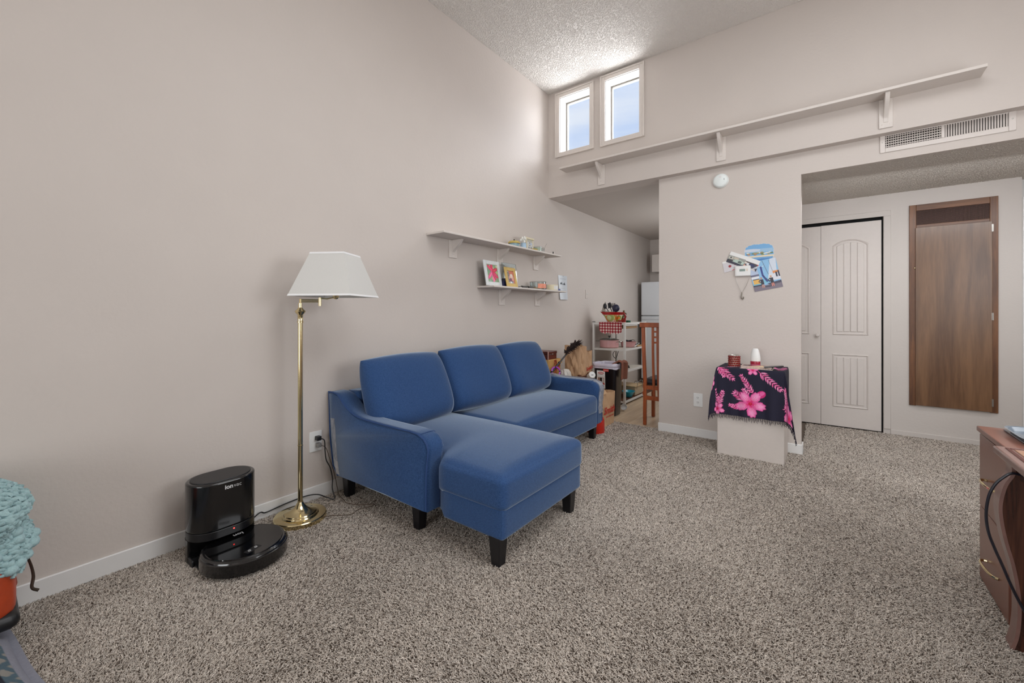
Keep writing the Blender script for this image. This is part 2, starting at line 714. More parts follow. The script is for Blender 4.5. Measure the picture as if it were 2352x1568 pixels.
struct('wall_left', G().box((-0.12, -4.55, 0), (0, YB + 0.2, ZC + 0.1)).box((-0.12, YB + 0.2, 0), (0, YKIT + 0.1, 2.56)), WALL)
g = G()
hx = [(0.150, 0.515), (0.690, 1.050)]
hz = [(2.918, 3.525), (2.912, 3.535)]
g.box((0, YB, ZK), (hx[0][0], YB + 0.2, ZC)).box((hx[0][1], YB, ZK), (hx[1][0], YB + 0.2, ZC)).box((hx[1][1], YB, ZK), (4.25, YB + 0.2, ZC))
for (a, b), (c, d) in zip(hx, hz):
    g.box((a, YB, ZK), (b, YB + 0.2, c)).box((a, YB, d), (b, YB + 0.2, ZC))
struct('wall_back', g, WALL)
struct('wall_pier', G().box((XP0, YP, 0), (XP1, YP + 0.105, ZK)), WALL)
struct('wall_header', G().box((XP1, YP, ZH - 0.01), (4.25, YP + 0.03, ZK)), WALL)
struct('wall_hall', G().box((1.72, YHALL, 0), (1.985, YHALL + 0.1, 2.5)).box((2.94, YHALL, 0), (3.797, YHALL + 0.1, 2.5)).box((1.985, YHALL, 2.075), (2.94, YHALL + 0.1, 2.5)), WALLH)
struct('wall_hall_left', G().box((1.72, YP + 0.105, 0), (1.82, YKIT, 2.5)), WALLH)
struct('wall_hall_right', G().box((3.797, YHALL + 0.12, 0), (4.4, YHALL + 0.2, 2.5)), WHITE)
struct('wall_right', G().box((4.25, -4.55, 0), (4.35, YHALL + 0.2, ZC)), WALL)
struct('wall_rear', G().box((-0.1, -4.65, 0), (4.35, -4.55, ZC)), WALL)
struct('wall_kitchen', G().box((-0.1, YKIT, 0), (1.82, YKIT + 0.1, 2.5)), WALL)
struct('ceiling', G().box((-0.1, -4.65, ZC), (4.35, YB + 0.3, ZC + 0.1)), CEIL)
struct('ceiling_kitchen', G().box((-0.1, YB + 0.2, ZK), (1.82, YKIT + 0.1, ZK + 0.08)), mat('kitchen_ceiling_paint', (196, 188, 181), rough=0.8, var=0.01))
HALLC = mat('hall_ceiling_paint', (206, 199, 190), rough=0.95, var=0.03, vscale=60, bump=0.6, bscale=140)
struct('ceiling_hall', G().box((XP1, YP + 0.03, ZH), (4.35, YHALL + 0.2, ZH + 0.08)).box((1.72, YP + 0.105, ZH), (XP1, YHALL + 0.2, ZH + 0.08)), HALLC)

# popcorn texture: thousands of small lumps sprayed on the ceilings
def popcorn(name, x0, x1, y0, y1, z, dens, m, r0, r1):
    n = int((x1 - x0) * (y1 - y0) * dens)
    c = np.stack([rng.uniform(x0, x1, n), rng.uniform(y0, y1, n), np.full(n, z)], 1)
    r = rng.uniform(r0, r1, n)
    an = rng.uniform(0, 2 * PI, n)
    V = np.zeros((n, 6, 3))
    for q in range(5):
        a = an + 2 * PI * q / 5
        k = r * rng.uniform(0.75, 1.25, n)
        V[:, q] = c + np.stack([k * np.cos(a), k * np.sin(a), np.full(n, -0.0003)], 1)
    V[:, 5] = c + np.stack([rng.normal(0, 0.15, n) * r, rng.normal(0, 0.15, n) * r, -r * rng.uniform(0.7, 1.1, n)], 1)
    tri = np.array([(q, (q + 1) % 5, 5) for q in range(5)])[:, ::-1]
    F = (np.arange(n)[:, None, None] * 6 + tri[None]).reshape(-1, 3)
    me = bpy.data.meshes.new(name)
    o0 = np.array([(x0 + x1) / 2, (y0 + y1) / 2, z])
    me.vertices.add(n * 6)
    me.vertices.foreach_set('co', (V.reshape(-1, 3) - o0).ravel())
    me.loops.add(len(F) * 3)
    me.loops.foreach_set('vertex_index', F.ravel().astype(np.int32))
    me.polygons.add(len(F))
    me.polygons.foreach_set('loop_start', np.arange(0, len(F) * 3, 3, dtype=np.int32))
    me.polygons.foreach_set('use_smooth', np.ones(len(F), bool))
    me.update(calc_edges=True)
    me.validate()
    me.materials.append(m)
    o = bpy.data.objects.new(name, me)
    COL.objects.link(o)
    o.location = o0
    o['kind'] = 'stuff'
    o['label'] = 'rough sprayed popcorn texture on the ' + ('tall sloping-room ceiling' if z > 3 else 'low hall ceiling')
    return o


p1 = popcorn('popcorn_texture', 0.0, 3.2, 1.4, 4.0, ZC, 13000, CEIL, 0.0035, 0.0068)
p1['label'] = 'white popcorn texture sprayed on the tall ceiling'
p1['category'] = 'ceiling texture'
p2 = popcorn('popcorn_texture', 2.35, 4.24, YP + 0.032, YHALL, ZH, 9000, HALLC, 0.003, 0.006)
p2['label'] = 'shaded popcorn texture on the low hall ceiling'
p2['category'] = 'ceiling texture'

# baseboards
def baseboard(name, lo, hi, m=WHITE):
    struct(name, G().box(lo, hi), m, bevel=0.004)


baseboard('baseboard_left', (0, -4.5, 0.0), (0.012, YB + 0.2, 0.085))
baseboard('baseboard_pier', (XP0 - 0.006, YP - 0.013, 0.0), (XP1 + 0.012, YP, 0.085))
baseboard('baseboard_pier_side', (XP1, YP - 0.013, 0.0), (XP1 + 0.012, YP + 0.105, 0.085))
baseboard('baseboard_hall', (2.99, YHALL - 0.01, 0.0), (3.797, YHALL, 0.05), WALLH)
baseboard('baseboard_kitchen', (0.0, YKIT - 0.012, 0.0), (1.7, YKIT, 0.09))

# clerestory windows
PANE = glassy('window_glass', (250, 252, 255), gloss=0.02)
SASH = mat('window_sash', (128, 122, 114), rough=0.5)
for i, ((a, b), (c, d)) in enumerate(zip(hx, hz)):
    w = 0.052
    y = YB
    wr = bpy.data.objects.new('window_%d' % (i + 1), None)
    COL.objects.link(wr)
    wr.location = ((a + b) / 2, y, c)
    wr['kind'] = 'structure'
    ORG[wr] = tuple(wr.location)
    for (x0, x1, z0, z1) in ((a - w, a, c - w, d + w), (b, b + w, c - w, d + w), (a, b, c - w, c), (a, b, d, d + w)):
        z1 = min(z1, ZC - 0.008)
        vert = x1 - x0 < 0.06
        gg = G().box((x0, y - 0.016, z0), (x1, y, z1))
        # raised outer bead
        if vert:
            o_ = x0 if x0 < a else x1
            lo_, hi_ = (o_, o_ + 0.016) if x0 < a else (o_ - 0.016, o_)
            gg.box((lo_, y - 0.026, z0), (hi_, y - 0.0155, z1))
        else:
            lo_, hi_ = (z0, z0 + 0.016) if z0 < c else (z1 - 0.016, z1)
            gg.box((x0 - w + 0.0165, y - 0.0255, lo_), (x1 + w - 0.0165, y - 0.0155, hi_))
        part('casing', gg, SHELF, wr, bevel=0.003)
    gg = G()
    t = 0.006
    gg.box((a, y, c), (a + t, y + 0.125, d)).box((b - t, y, c), (b, y + 0.125, d)).box((a + t, y, c), (b - t, y + 0.125, c + t)).box((a + t, y, d - t), (b - t, y + 0.125, d))
    part('jamb', gg, WHITE, wr)
    gg = G()
    s = 0.022
    gg.box((a, y + 0.125, c), (a + s, y + 0.155, d)).box((b - s, y + 0.125, c), (b, y + 0.155, d)).box((a + s, y + 0.126, c), (b - s, y + 0.155, c + s)).box((a + s, y + 0.126, d - s), (b - s, y + 0.155, d))
    part('sash', gg, SASH, wr, bevel=0.003)
    part('pane', G().box((a + s, y + 0.138, c + s), (b - s, y + 0.142, d - s)), PANE, wr)
# flat roof outside below the clerestory windows
struct('roof', G().box((-1.5, YB + 0.2, 2.56), (5.5, 12.0, 2.62)), mat('roof_gravel', (214, 210, 204), rough=0.95, var=0.1, vscale=40))

# closet door: bifold pair in a cased opening
dr = bpy.data.objects.new('door_1', None)
COL.objects.link(dr)
dr.location = (2.46, YHALL, 0)
dr['kind'] = 'structure'
ORG[dr] = tuple(dr.location)


def leaf(x0, x1, z0, z1):
    y = YHALL + 0.012
    d_ = part('door_leaf', G().box((x0, y, z0), (x1, y + 0.032, z1)), DOORW, dr, bevel=0.002)
    w = x1 - x0
    px0, px1 = x0 + w * 0.2, x1 - w * 0.2
    xm = (px0 + px1) / 2

    def outline(ins, zb, zt, arch):
        q = [(px0 + ins, zb + ins), (px1 - ins, zb + ins)]
        if not arch:
            return q + [(px1 - ins, zt - ins), (px0 + ins, zt - ins)]
        n = 14
        rise = arch
        hw = (px1 - px0) / 2 - ins
        for i in range(n + 1):
            u = 1 - 2 * i / n
            q.append((xm + hw * u, zt - ins - rise + rise * (1 - abs(u) ** 2.2)))
        return q
    for (zb, zt, arch) in ((0.925, 1.875, 0.055), (0.205, 0.735, 0.0)):
        o1 = outline(0, zb, zt, arch)
        i1 = outline(0.016, zb, zt, arch)
        n = len(o1)
        # moulded ring standing proud of the leaf
        gg = G()
        m1 = outline(0.008, zb, zt, arch)
        v = [(p[0], y, p[1]) for p in o1] + [(p[0], y - 0.007, p[1]) for p in m1] + [(p[0], y, p[1]) for p in i1]
        f = []
        for k_ in range(2):
            for i in range(n):
                j = (i + 1) % n
                f.append((k_ * n + i, k_ * n + j, (k_ + 1) * n + j, (k_ + 1) * n + i))
        gg.add(v, f)
        part('panel_moulding', gg, DOORW, d_, smooth=50)
        # raised field of four planks with grooves between
        ins = 0.034
        fl, fr_ = px0 + ins, px1 - ins
        np_ = 4
        for p in range(np_):
            a = fl + (fr_ - fl) * p / np_ + (0.002 if p else 0)
            b = fl + (fr_ - fl) * (p + 1) / np_ - (0.002 if p < np_ - 1 else 0)
            top = []
            hw = (px1 - px0) / 2
            for i in range(6):
                xx = b + (a - b) * i / 5
                u = (xx - xm) / hw
                top.append((xx, zt - ins - (arch - arch * (1 - abs(u) ** 2.2) if arch else 0)))
            poly = [(a, zb + ins), (b, zb + ins)] + top
            part('panel_plank', G().prism(poly, y - 0.006, y + 0.002, 'y'), DOORW, d_, bevel=0.004)
    return d_


leaf(2.463, 2.927, 0.012, 2.033)
l0 = leaf(1.999, 2.4615, 0.012, 2.030)
g = G().lathe([(0.008, 0), (0.009, 0.018), (0.017, 0.026), (0.019, 0.034), (0.014, 0.042), (0.004, 0.044)], n=16,
              T=TR((2.435, YHALL + 0.014, 0.92), (PI / 2, 0, 0)))
part('knob', g, DOORW, l0)
g = G().box((1.985, YHALL + 0.05, 0.0), (2.94, YHALL + 0.09, 2.075))
part('black_backing', g, BLACK, dr)  # black sheet behind the leaves, closet shade put into its colour
g = G()
cw = 0.052
g.box((2.94, YHALL - 0.008, 0.05), (2.94 + cw, YHALL, 2.062)).box((1.9, YHALL - 0.008, 2.062), (2.94 + cw, YHALL, 2.062 + cw)).box((1.93, YHALL - 0.008, 0), (1.985, YHALL, 2.062))
struct('trim_1', g, WALLH, bevel=0.003)
struct('trim_2', G().box((3.797, YHALL - 0.012, 0.0), (3.87, YHALL + 0.12, 2.1)), WHITE, bevel=0.004)

# ================================================================== LARGE THINGS
# ------------------------------------------------------------------ sofa
BLUE = linen('navy_blue_linen', (25, 50, 90), (58, 89, 134), 0.9)
BLUEP = mat('navy_blue_piping', (34, 64, 112), rough=0.8, var=0.1, vscale=300)
LEG = mat('black_stained_leg', (17, 16, 20), rough=0.3, var=0.1)
sofa = thing('sectional_sofa', 'blue linen sectional sofa with a chaise at its near end, along the left wall', 'sofa', (0.70, 2.45, 0))
AOL = AO = [(0.012, 0.650), (0.060, 0.652), (0.113, 0.645), (0.145, 0.624), (0.177, 0.600), (0.212, 0.577), (0.253, 0.559), (0.310, 0.543), (0.380, 0.535), (0.532, 0.533), (0.707, 0.534),
      (0.800, 0.536), (0.860, 0.532), (0.905, 0.516), (0.930, 0.492), (0.940, 0.462), (0.933, 0.416), (0.925, 0.353), (0.923, 0.290), (0.922, 0.150), (0.60, 0.147), (0.12, 0.143), (0.065, 0.2), (0.03, 0.38)]


def arm(y0, y1, outer, kx=1.0):
    AO = [(x * kx, z) for x, z in AOL]
    n = len(AO)
    g = G()
    st = 9
    v = []
    cx, cz = 0.48, 0.36
    for k in range(st):
        t = k / (st - 1)
        y = y0 + (y1 - y0) * t
        e = abs(2 * t - 1)
        ins = 0.0 if e < 0.7 else 0.016 * (1 - math.sqrt(max(0, 1 - ((e - 0.7) / 0.3) ** 2)))
        bow = 0.0
        for (x, z) in AO:
            dx, dz = cx - x, cz - z
            L = math.hypot(dx, dz)
            v.append((x + dx / L * ins, y + bow, z + dz / L * ins))
    f = []
    for k in range(st - 1):
        for i in range(n):
            j = (i + 1) % n
            f.append((k * n + i, k * n + j, (k + 1) * n + j, (k + 1) * n + i))
    f.append(tuple(range(n)))
    f.append(tuple(range((st - 1) * n, st * n)))
    g.add(v, f)
    a = part('arm', g, BLUE, sofa, smooth=50)
    yo = y0 + 0.004 if outer < 0 else y1 - 0.004
    pp = [(x, yo, z) for x, z in AO[:19]] + [(0.922 * kx, yo, 0.160)]
    part('piping', G().tube(pp, 0.0052, 6), BLUEP, a)
    pb = [(AO[0][0] + 0.004, yo, AO[0][1])] + [(x, yo, z) for x, z in AO[::-1][:2]] + [(0.065 * kx, yo, 0.2), (0.12 * kx, yo, 0.148)]
    part('piping', G().tube(pb, 0.0045, 6), BLUEP, a)
    seam = [(0.868 * kx, y0 + (y1 - y0) * t, 0.5315 - 0.012 * (abs(2 * t - 1) ** 6)) for t in (0.04, 0.15, 0.3, 0.5, 0.7, 0.85, 0.96)]
    part('piping', G().tube(seam, 0.002, 5), BLUEP, a)
    return a


armL = arm(1.385, 1.505, -1)
armR = arm(3.412, 3.532, 1, 0.945)
TAPE = glassy('clear_tape', (205, 212, 222), gloss=0.05, rough=0.2, milk=0.3)
g = G().add([(0.045, 1.3835, 0.492), (0.090, 1.3835, 0.494), (0.124, 1.3835, 0.245), (0.082, 1.3835, 0.245)], [(0, 1, 2, 3)])
g.add([(0.078, 1.3828, 0.252), (0.128, 1.3828, 0.238), (0.148, 1.3828, 0.162), (0.110, 1.3828, 0.160)], [(0, 1, 2, 3)])
part('tape_strip', g, TAPE, armL, label='strip of clear packing tape')
# milky plastic film left over the far arm
v, f = [], []
C_ = [(x * 0.945, z) for x, z in [(0.36, 0.545)] + AO[9:19] + [(0.925, 0.27), (0.925, 0.235)]]
Q = []
for i in range(len(C_) - 1):
    for k in range(4):
        Q.append((C_[i][0] + (C_[i + 1][0] - C_[i][0]) * k / 4, C_[i][1] + (C_[i + 1][1] - C_[i][1]) * k / 4))
ys = [3.452, 3.460, 3.475, 3.49, 3.505, 3.52, 3.532, 3.538, 3.540, 3.540]
zd = [-0.004, 0.004, 0.005, 0.006, 0.005, 0.004, 0.001, -0.012, -0.03, -0.05]
nq = len(Q)
for k, y in enumerate(ys):
    for q_, (x, z) in enumerate(Q):
        dx, dz = x - 0.45, z - 0.36
        L = math.hypot(dx, dz)
        o_ = 0.005 + zd[k] + 0.0035 * math.sin(q_ * 0.9 + k * 0.8) * math.sin(q_ * 0.37 + k * 1.7)
        v.append((x + dx / L * o_, y + 0.002 * math.sin(q_ * 1.3 + k), z + dz / L * o_))
for k in range(len(ys) - 1):
    for i in range(nq - 1):
        f.append((k * nq + i, k * nq + i + 1, (k + 1) * nq + i + 1, (k + 1) * nq + i))
FILM = glassy('plastic_film', (240, 243, 247), gloss=0.06, rough=0.16, milk=0.28)
part('plastic_cover', G().add(v, f), FILM, armR, smooth=80, label='clear plastic film over the arm')

g = G().prism([(0.02, 0.648), (0.16, 0.655), (0.23, 0.14), (0.10, 0.14)], 1.500, 3.415, 'y')
part('back', g, BLUE, sofa, bevel=0.02, seg=3)
g = G().box((0.2, 1.500, 0.130), (0.880, 3.412, 0.277))
bs = part('base', g, BLUE, sofa, bevel=0.012, seg=3)
CHX = 1.368


def warpL(p, u):
    x = p.x + 0.79
    s = smoothstep(0.905, 0.965, x) * max(0.0, min(1.0, 0.5 - 0.5 * u[1]))
    return (p.x, p.y - 0.072 * s, p.z)


H = ((CHX - 0.215) / 2, 0.335, 0.0745)
part('chaise_base', G().rbox(H, 0.018, 22, (0.004, 0.0, 0), T=TR((0.215 + H[0], 1.845, 0.2025)), warp=warpL), BLUE, sofa)


def warpC(p, u):
    q = warpL(p, u)
    x = p.x + 0.79
    z = q[2]
    if u[2] > 0:
        z += 0.018 * u[2] * (1 - abs(u[1]) ** 4) * (1 - smoothstep(0.9, 1.0, abs(u[0])))
    return (q[0], q[1], z)


H = ((CHX + 0.008 - 0.215) / 2, 0.342, 0.078)
ch = part('chaise_cushion', G().rbox(H, 0.032, 26, (0.010, 0.006, 0.022), T=TR((0.215 + H[0], 1.848, 0.331)), warp=warpC), BLUE, sofa, smooth=60)
H = (0.337, 0.612, 0.078)
part('seat_cushion', G().rbox(H, 0.034, 22, (0.012, 0.004, 0.030), T=TR((0.553, 2.800, 0.332))), BLUE, sofa, smooth=60)


def pillow(T, hy, hz, th, front):
    """one face of a stuffed cushion: rounded outline, full in the middle, rolled edges"""
    def fn(u, v):
        s_, t_ = math.sin((2 * u - 1) * PI / 2), math.sin((2 * v - 1) * PI / 2)
        k = 0.26
        y = hy * s_ * math.sqrt(1 - k * t_ * t_ / 2)
        z = hz * t_ * math.sqrt(1 - k * s_ * s_ / 2)
        e = max(0.0, (1 - abs(s_) ** 5) * (1 - abs(t_) ** 5)) ** 0.42
        d = th * e * (1 - 0.12 * t_) * (1 + 0.05 * math.sin(s_ * 3 + t_ * 2))
        # small pulls near the lower corners
        d -= 0.006 * e * math.exp(-((abs(s_) - 0.82) / 0.10) ** 2 - ((t_ + 0.75) / 0.2) ** 2) * math.sin(s_ * 60)
        return tuple(T @ Vector((d if front else -0.75 * d, y, z)))
    return fn


for i, (yc, zz, rz, hy_, hz_) in enumerate(((1.785, 0.640, 0.05, 0.338, 0.242), (2.437, 0.650, -0.01, 0.338, 0.244), (3.075, 0.646, 0.01, 0.326, 0.242))):
    T = TR((0.300, yc, zz), (0.0, -0.34, rz))
    g = G().grid(pillow(T, hy_, hz_, 0.118, True), 44, 36)
    nb = len(g.v)
    g.grid(pillow(T, hy_, hz_, 0.118, False), 44, 36)
    # weld the two faces along their shared outline
    o = part('back_cushion', g, BLUE, sofa, smooth=0)
    bm = bmesh.new()
    bm.from_mesh(o.data)
    bmesh.ops.remove_doubles(bm, verts=bm.verts, dist=0.0004)
    bmesh.ops.recalc_face_normals(bm, faces=bm.faces)
    for fc in bm.faces:
        fc.smooth = True
    bm.to_mesh(o.data)
    bm.free()
for (x, y, zt) in ((0.125, 1.462, 0.15), (0.785, 1.467, 0.15), (1.318, 1.472, 0.13), (1.325, 2.105, 0.13), (0.808, 3.462, 0.145), (0.125, 3.462, 0.145)):
    a, b = 0.032, 0.023
    g = G().add([(x - b, y - b, 0), (x + b, y - b, 0), (x + b, y + b, 0), (x - b, y + b, 0), (x - a, y - a, zt + 0.01), (x + a, y - a, zt + 0.01), (x + a, y + a, zt + 0.01), (x - a, y + a, zt + 0.01)],
                [(3, 2, 1, 0), (4, 5, 6, 7), (0, 1, 5, 4), (1, 2, 6, 5), (2, 3, 7, 6), (3, 0, 4, 7)])
    part('leg', g, LEG, sofa, bevel=0.003)

# ------------------------------------------------------------------ floor lamp
lx, ly = 0.180, 1.131
lamp = thing('floor_lamp', 'brass swing-arm floor lamp with a square white shade, left of the sofa', 'lamp', (lx, ly, 0))
prof = [(0.0, 0.0), (0.131, 0.0), (0.133, 0.004), (0.133, 0.026), (0.130, 0.030), (0.094, 0.031), (0.091, 0.038), (0.083, 0.040), (0.080, 0.046), (0.070, 0.049), (0.050, 0.056), (0.033, 0.068), (0.022, 0.084), (0.016, 0.095), (0.013, 0.099), (0.0, 0.099)]
part('base', G().lathe(prof, (lx, ly, 0), 56), BRASS, lamp, smooth=25)
g = G().tube([(lx, ly, 0.095), (lx, ly, 1.095)], 0.0125, 20)
pole = part('pole', g, BRASS, lamp)
for z in (0.098, 0.409):
    part('joint_ring', G().lathe([(0.0126, 0), (0.0145, 0.001), (0.0145, 0.005), (0.0126, 0.006)], (lx, ly, z), 20, cap=False), BRASS, pole)
prof = [(0.0125, 0.0), (0.017, 0.001), (0.017, 0.006), (0.0135, 0.008), (0.014, 0.028), (0.012, 0.032), (0.016, 0.036), (0.013, 0.042), (0.028, 0.060), (0.026, 0.066), (0.017, 0.074), (0.014, 0.080), (0.010, 0.084), (0.010, 0.108), (0.0, 0.109)]
part('collar', G().lathe(prof, (lx, ly, 1.092), 24), BRASS, lamp, smooth=30)
sc_ = (0.300, 1.272)
ex, ey = 0.252, 1.205
part('swing_arm', G().tube([(lx, ly, 1.198), (lx, ly, 1.225)], 0.006, 10).tube([(lx, ly, 1.208), (ex, ey, 1.208)], 0.004, 8).tube([(lx, ly, 1.218), (ex, ey, 1.218)], 0.004, 8)
     .tube([(ex, ey, 1.185), (ex, ey, 1.232)], 0.0085, 14).tube([(ex, ey, 1.228), ((ex + sc_[0]) / 2 + 0.01, (ey + sc_[1]) / 2 - 0.01, 1.224), (sc_[0], sc_[1], 1.236)], 0.004, 8), BRASS, lamp)
part('socket', G().lathe([(0.004, 0), (0.012, 0.004), (0.016, 0.01), (0.017, 0.06), (0.012, 0.064)], (sc_[0], sc_[1], 1.222), 18), BRASS, lamp)
part('bulb', G().lathe([(0.012, 0), (0.014, 0.012), (0.026, 0.035), (0.030, 0.055), (0.024, 0.076), (0.008, 0.086)], (sc_[0], sc_[1], 1.285), 18), mat('frosted_bulb', (238, 236, 230), rough=0.3), lamp)
g = G()
an, wb, wt, zb, zt = 0.548, 0.349, 0.190, 1.237, 1.478
th = 0.0025


def sq(w, z):
    r = []
    for (a, b) in ((-1, -1), (1, -1), (1, 1), (-1, 1)):
        x, y = a * w / 2, b * w / 2
        r.append((sc_[0] + x * math.cos(an) - y * math.sin(an), sc_[1] + x * math.sin(an) + y * math.cos(an), z))
    return r


v = sq(wb, zb) + sq(wt, zt) + sq(wb - 2 * th, zb) + sq(wt - 2 * th, zt)
f = []
for i in range(4):
    j = (i + 1) % 4
    f += [(i, j, 4 + j, 4 + i), (8 + j, 8 + i, 12 + i, 12 + j), (j, i, 8 + i, 8 + j), (4 + i, 4 + j, 12 + j, 12 + i)]
SHADE = mat('white_shade_fabric', (208, 207, 203), rough=0.85, var=0.02, vscale=300, bump=0.1, bscale=900)
sh = part('lamp_shade', g.add(v, f), SHADE, lamp, smooth=20)
for (za, zb2) in ((zb, zb + 0.010), (zt - 0.010, zt)):
    g = G()
    k0, k1 = (za - zb) / (zt - zb), (zb2 - zb) / (zt - zb)
    w0, w1 = wb + (wt - wb) * k0 + 0.002, wb + (wt - wb) * k1 + 0.002
    v = sq(w0, za) + sq(w1, zb2)
    part('trim_band', g.add(v, [(i, (i + 1) % 4, 4 + (i + 1) % 4, 4 + i) for i in range(4)]), mat('shade_trim', (236, 236, 236), rough=0.8, var=0.02), sh, smooth=20)
# spider wires holding the shade
g = G()
for q in sq(wt * 0.98, zt - 0.02):
    g.tube([(sc_[0], sc_[1], zt - 0.03), q], 0.0016, 5)
part('spider', g.tube([(sc_[0], sc_[1], 1.28), (sc_[0], sc_[1], zt - 0.028)], 0.0025, 6), BRASS, lamp)

# ------------------------------------------------------------------ robot vacuum and its dock
def stadium(cx, cy, hl, r, n=12, back=None):
    q = []
    for i in range(n + 1):
        a = -PI * i / n + PI
        q.append((cx + r * math.cos(a), cy + hl + r * math.sin(a)))
    for i in range(n + 1):
        a = -PI * i / n
        q.append((cx + r * math.cos(a), cy - hl + r * math.sin(a)))
    return q


dx, dy = 0.175, 0.755
dock = thing('vacuum_dock', 'tall black oval dock standing against the wall behind the robot vacuum', 'vacuum dock', (dx, dy, 0))
DOCKB = mat('dock_gloss_black', (13, 13, 14), rough=0.2, var=0.1, coat=0.5)
part('upper_body', G().prism(stadium(dx, dy, 0.040, 0.100, 18), 0.142, 0.362, 'z'), DOCKB, dock, bevel=0.008, seg=3)
part('lid', G().prism(stadium(dx, dy, 0.040, 0.084, 18), 0.356, 0.366, 'z'), BLKSAT, dock, bevel=0.003)
part('body_band', G().prism(stadium(dx, dy, 0.040, 0.0985, 18), 0.105, 0.1415, 'z'), mat('dock_band_black', (20, 20, 22), rough=0.3), dock, bevel=0.002)
pl = [(max(dx - 0.1, min(x, dx + 0.02)), y) for x, y in stadium(dx, dy, 0.040, 0.1, 18)]
part('lower_body', G().prism(pl, 0.0, 0.106, 'z'), DOCKB, dock)
part('ramp', G().prism([(dx - 0.03, 0.0), (dx + 0.15, 0.0), (dx + 0.15, 0.004), (dx + 0.02, 0.022), (dx - 0.03, 0.022)], dy - 0.125, dy + 0.125, 'y'), BLKSAT, dock, bevel=0.003)
for q in (-0.137, 0.127):
    part('side_lip', G().box((dx - 0.01, dy + q, 0.0), (dx + 0.075, dy + q + 0.010, 0.034)), BLKSAT, dock, bevel=0.004)
SILV = mat('silver_print', (205, 205, 205), rough=0.4)
t1 = text_g('ion', 0.027, 0.0004, bold=0.0007, align='LEFT')
t2 = text_g('vac', 0.026, 0.0004, bold=-0.0004, align='LEFT')
g = G().add(*t1, T=frame_T((dx + 0.1004, dy - 0.018, 0.332), (0, 1, 0), (0, 0, 1))).add(*t2, T=frame_T((dx + 0.1004, dy + 0.0185, 0.332), (0, 1, 0), (0, 0.12, 1)))
part('lettering', g, SILV, dock, smooth=0)
LED = mat('red_light', (255, 40, 40), emit=((255, 50, 45), 6.0))
part('indicator', G().ball((dx + 0.0985, dy + 0.020, 0.128), (0.002, 0.003, 0.003), 8, 6), LED, dock)

rx, ry, rr = 0.362, 0.790, 0.172
rob = thing('robot_vacuum', 'round glossy black robot vacuum parked in front of its dock', 'robot vacuum', (rx, ry, 0))
prof = [(0.10, 0.012), (0.155, 0.012), (0.168, 0.020), (rr, 0.030), (rr, 0.072), (rr - 0.004, 0.082), (rr - 0.012, 0.088), (rr - 0.018, 0.086), (0.0, 0.086)]
part('body', G().lathe(prof, (rx, ry, 0), 72), BLKPL, rob, smooth=30)
part('top_plate', G().lathe([(0.0, 0.086), (rr - 0.02, 0.086), (rr - 0.022, 0.0895), (0.0, 0.0895)], (rx, ry, 0), 72), mat('black_glass_top', (9, 9, 10), rough=0.035, var=0.1, coat=0.3), rob, smooth=30)
# bumper: the front half ring
arc = [(rx + (rr + 0.0015) * math.cos(a), ry + (rr + 0.0015) * math.sin(a)) for a in np.linspace(-1.75, 1.45, 40)]
g = G()
v = [(x, y, 0.026) for x, y in arc] + [(x, y, 0.074) for x, y in arc]
n = len(arc)
inn = [(rx + (rr - 0.004) * math.cos(a), ry + (rr - 0.004) * math.sin(a)) for a in np.linspace(-1.75, 1.45, 40)]
v += [(x, y, 0.078) for x, y in inn] + [(x, y, 0.022) for x, y in inn]
f = []
for i in range(n - 1):
    f += [(i, i + 1, n + i + 1, n + i), (n + i, n + i + 1, 2 * n + i + 1, 2 * n + i), (3 * n + i, 3 * n + i + 1, i + 1, i)]
part('bumper', g.add(v, f), BLKPL, rob, smooth=40)
for s in (-1, 1):
    part('wheel', G().lathe([(0.0, -0.012), (0.034, -0.012), (0.036, -0.008), (0.036, 0.008), (0.034, 0.012), (0.0, 0.012)], n=20, T=TR((rx, ry + s * 0.11, 0.036), (PI / 2, 0, 0))), BLKSAT, rob)
t = text_g('ion', 0.034, 0.0003, bold=0.0006)
part('lettering', G().add(*t, T=frame_T((rx - 0.095, ry + 0.005, 0.0897), (0, -1, 0), (1, 0, 0))), SILV, rob, smooth=0)
g = G()
T = TR((rx + 0.098, ry - 0.006, 0.0896), (0, 0, 0.35))
g.rbox((0.014, 0.034, 0.001), 0.001, 4, T=T)
btn = part('button_panel', g, BLKSAT, rob)
for s in (-1, 1):
    g = G()
    ring = [tuple(T @ Vector((0.0 + 0.0055 * math.cos(a), s * 0.016 + 0.0055 * math.sin(a), 0.0014))) for a in np.linspace(0, 2 * PI, 15)[:-1]]
    part('button_symbol', g.tube(ring, 0.0009, 4, closed=True), SILV, btn)

# ------------------------------------------------------------------ wall outlets
def outlet(name, o, x, label, plug=False):
    """o centre on the wall, x along the wall; z up"""
    o, x = Vector(o), Vector(x)
    nn = x.cross(Vector((0, 0, 1)))
    r = thing(name, label, 'outlet', tuple(o))
    T = frame_T(o + nn * 0.003, x, (0, 0, 1))
    pl_ = part('cover_plate', G().rbox((0.039, 0.0615, 0.003), 0.0025, 6, T=T), WHITEPL, r)
    for s in (-1, 1):
        T2 = frame_T(o + nn * 0.0065 + Vector((0, 0, s * 0.0215)), x, (0, 0, 1))
        k = part('receptacle', G().rbox((0.0165, 0.0145, 0.0012), 0.001, 6, T=T2), WHITEPL, r)
        if not plug:
            g = G()
            for q in (-0.006, 0.006):
                g.box((q - 0.0012, -0.002, 0.001), (q + 0.0012, 0.007, 0.0016), T=T2)
            g.box((-0.002, -0.009, 0.001), (0.002, -0.005, 0.0016), T=T2)
            part('slot', g, BLACK, k)
    return r


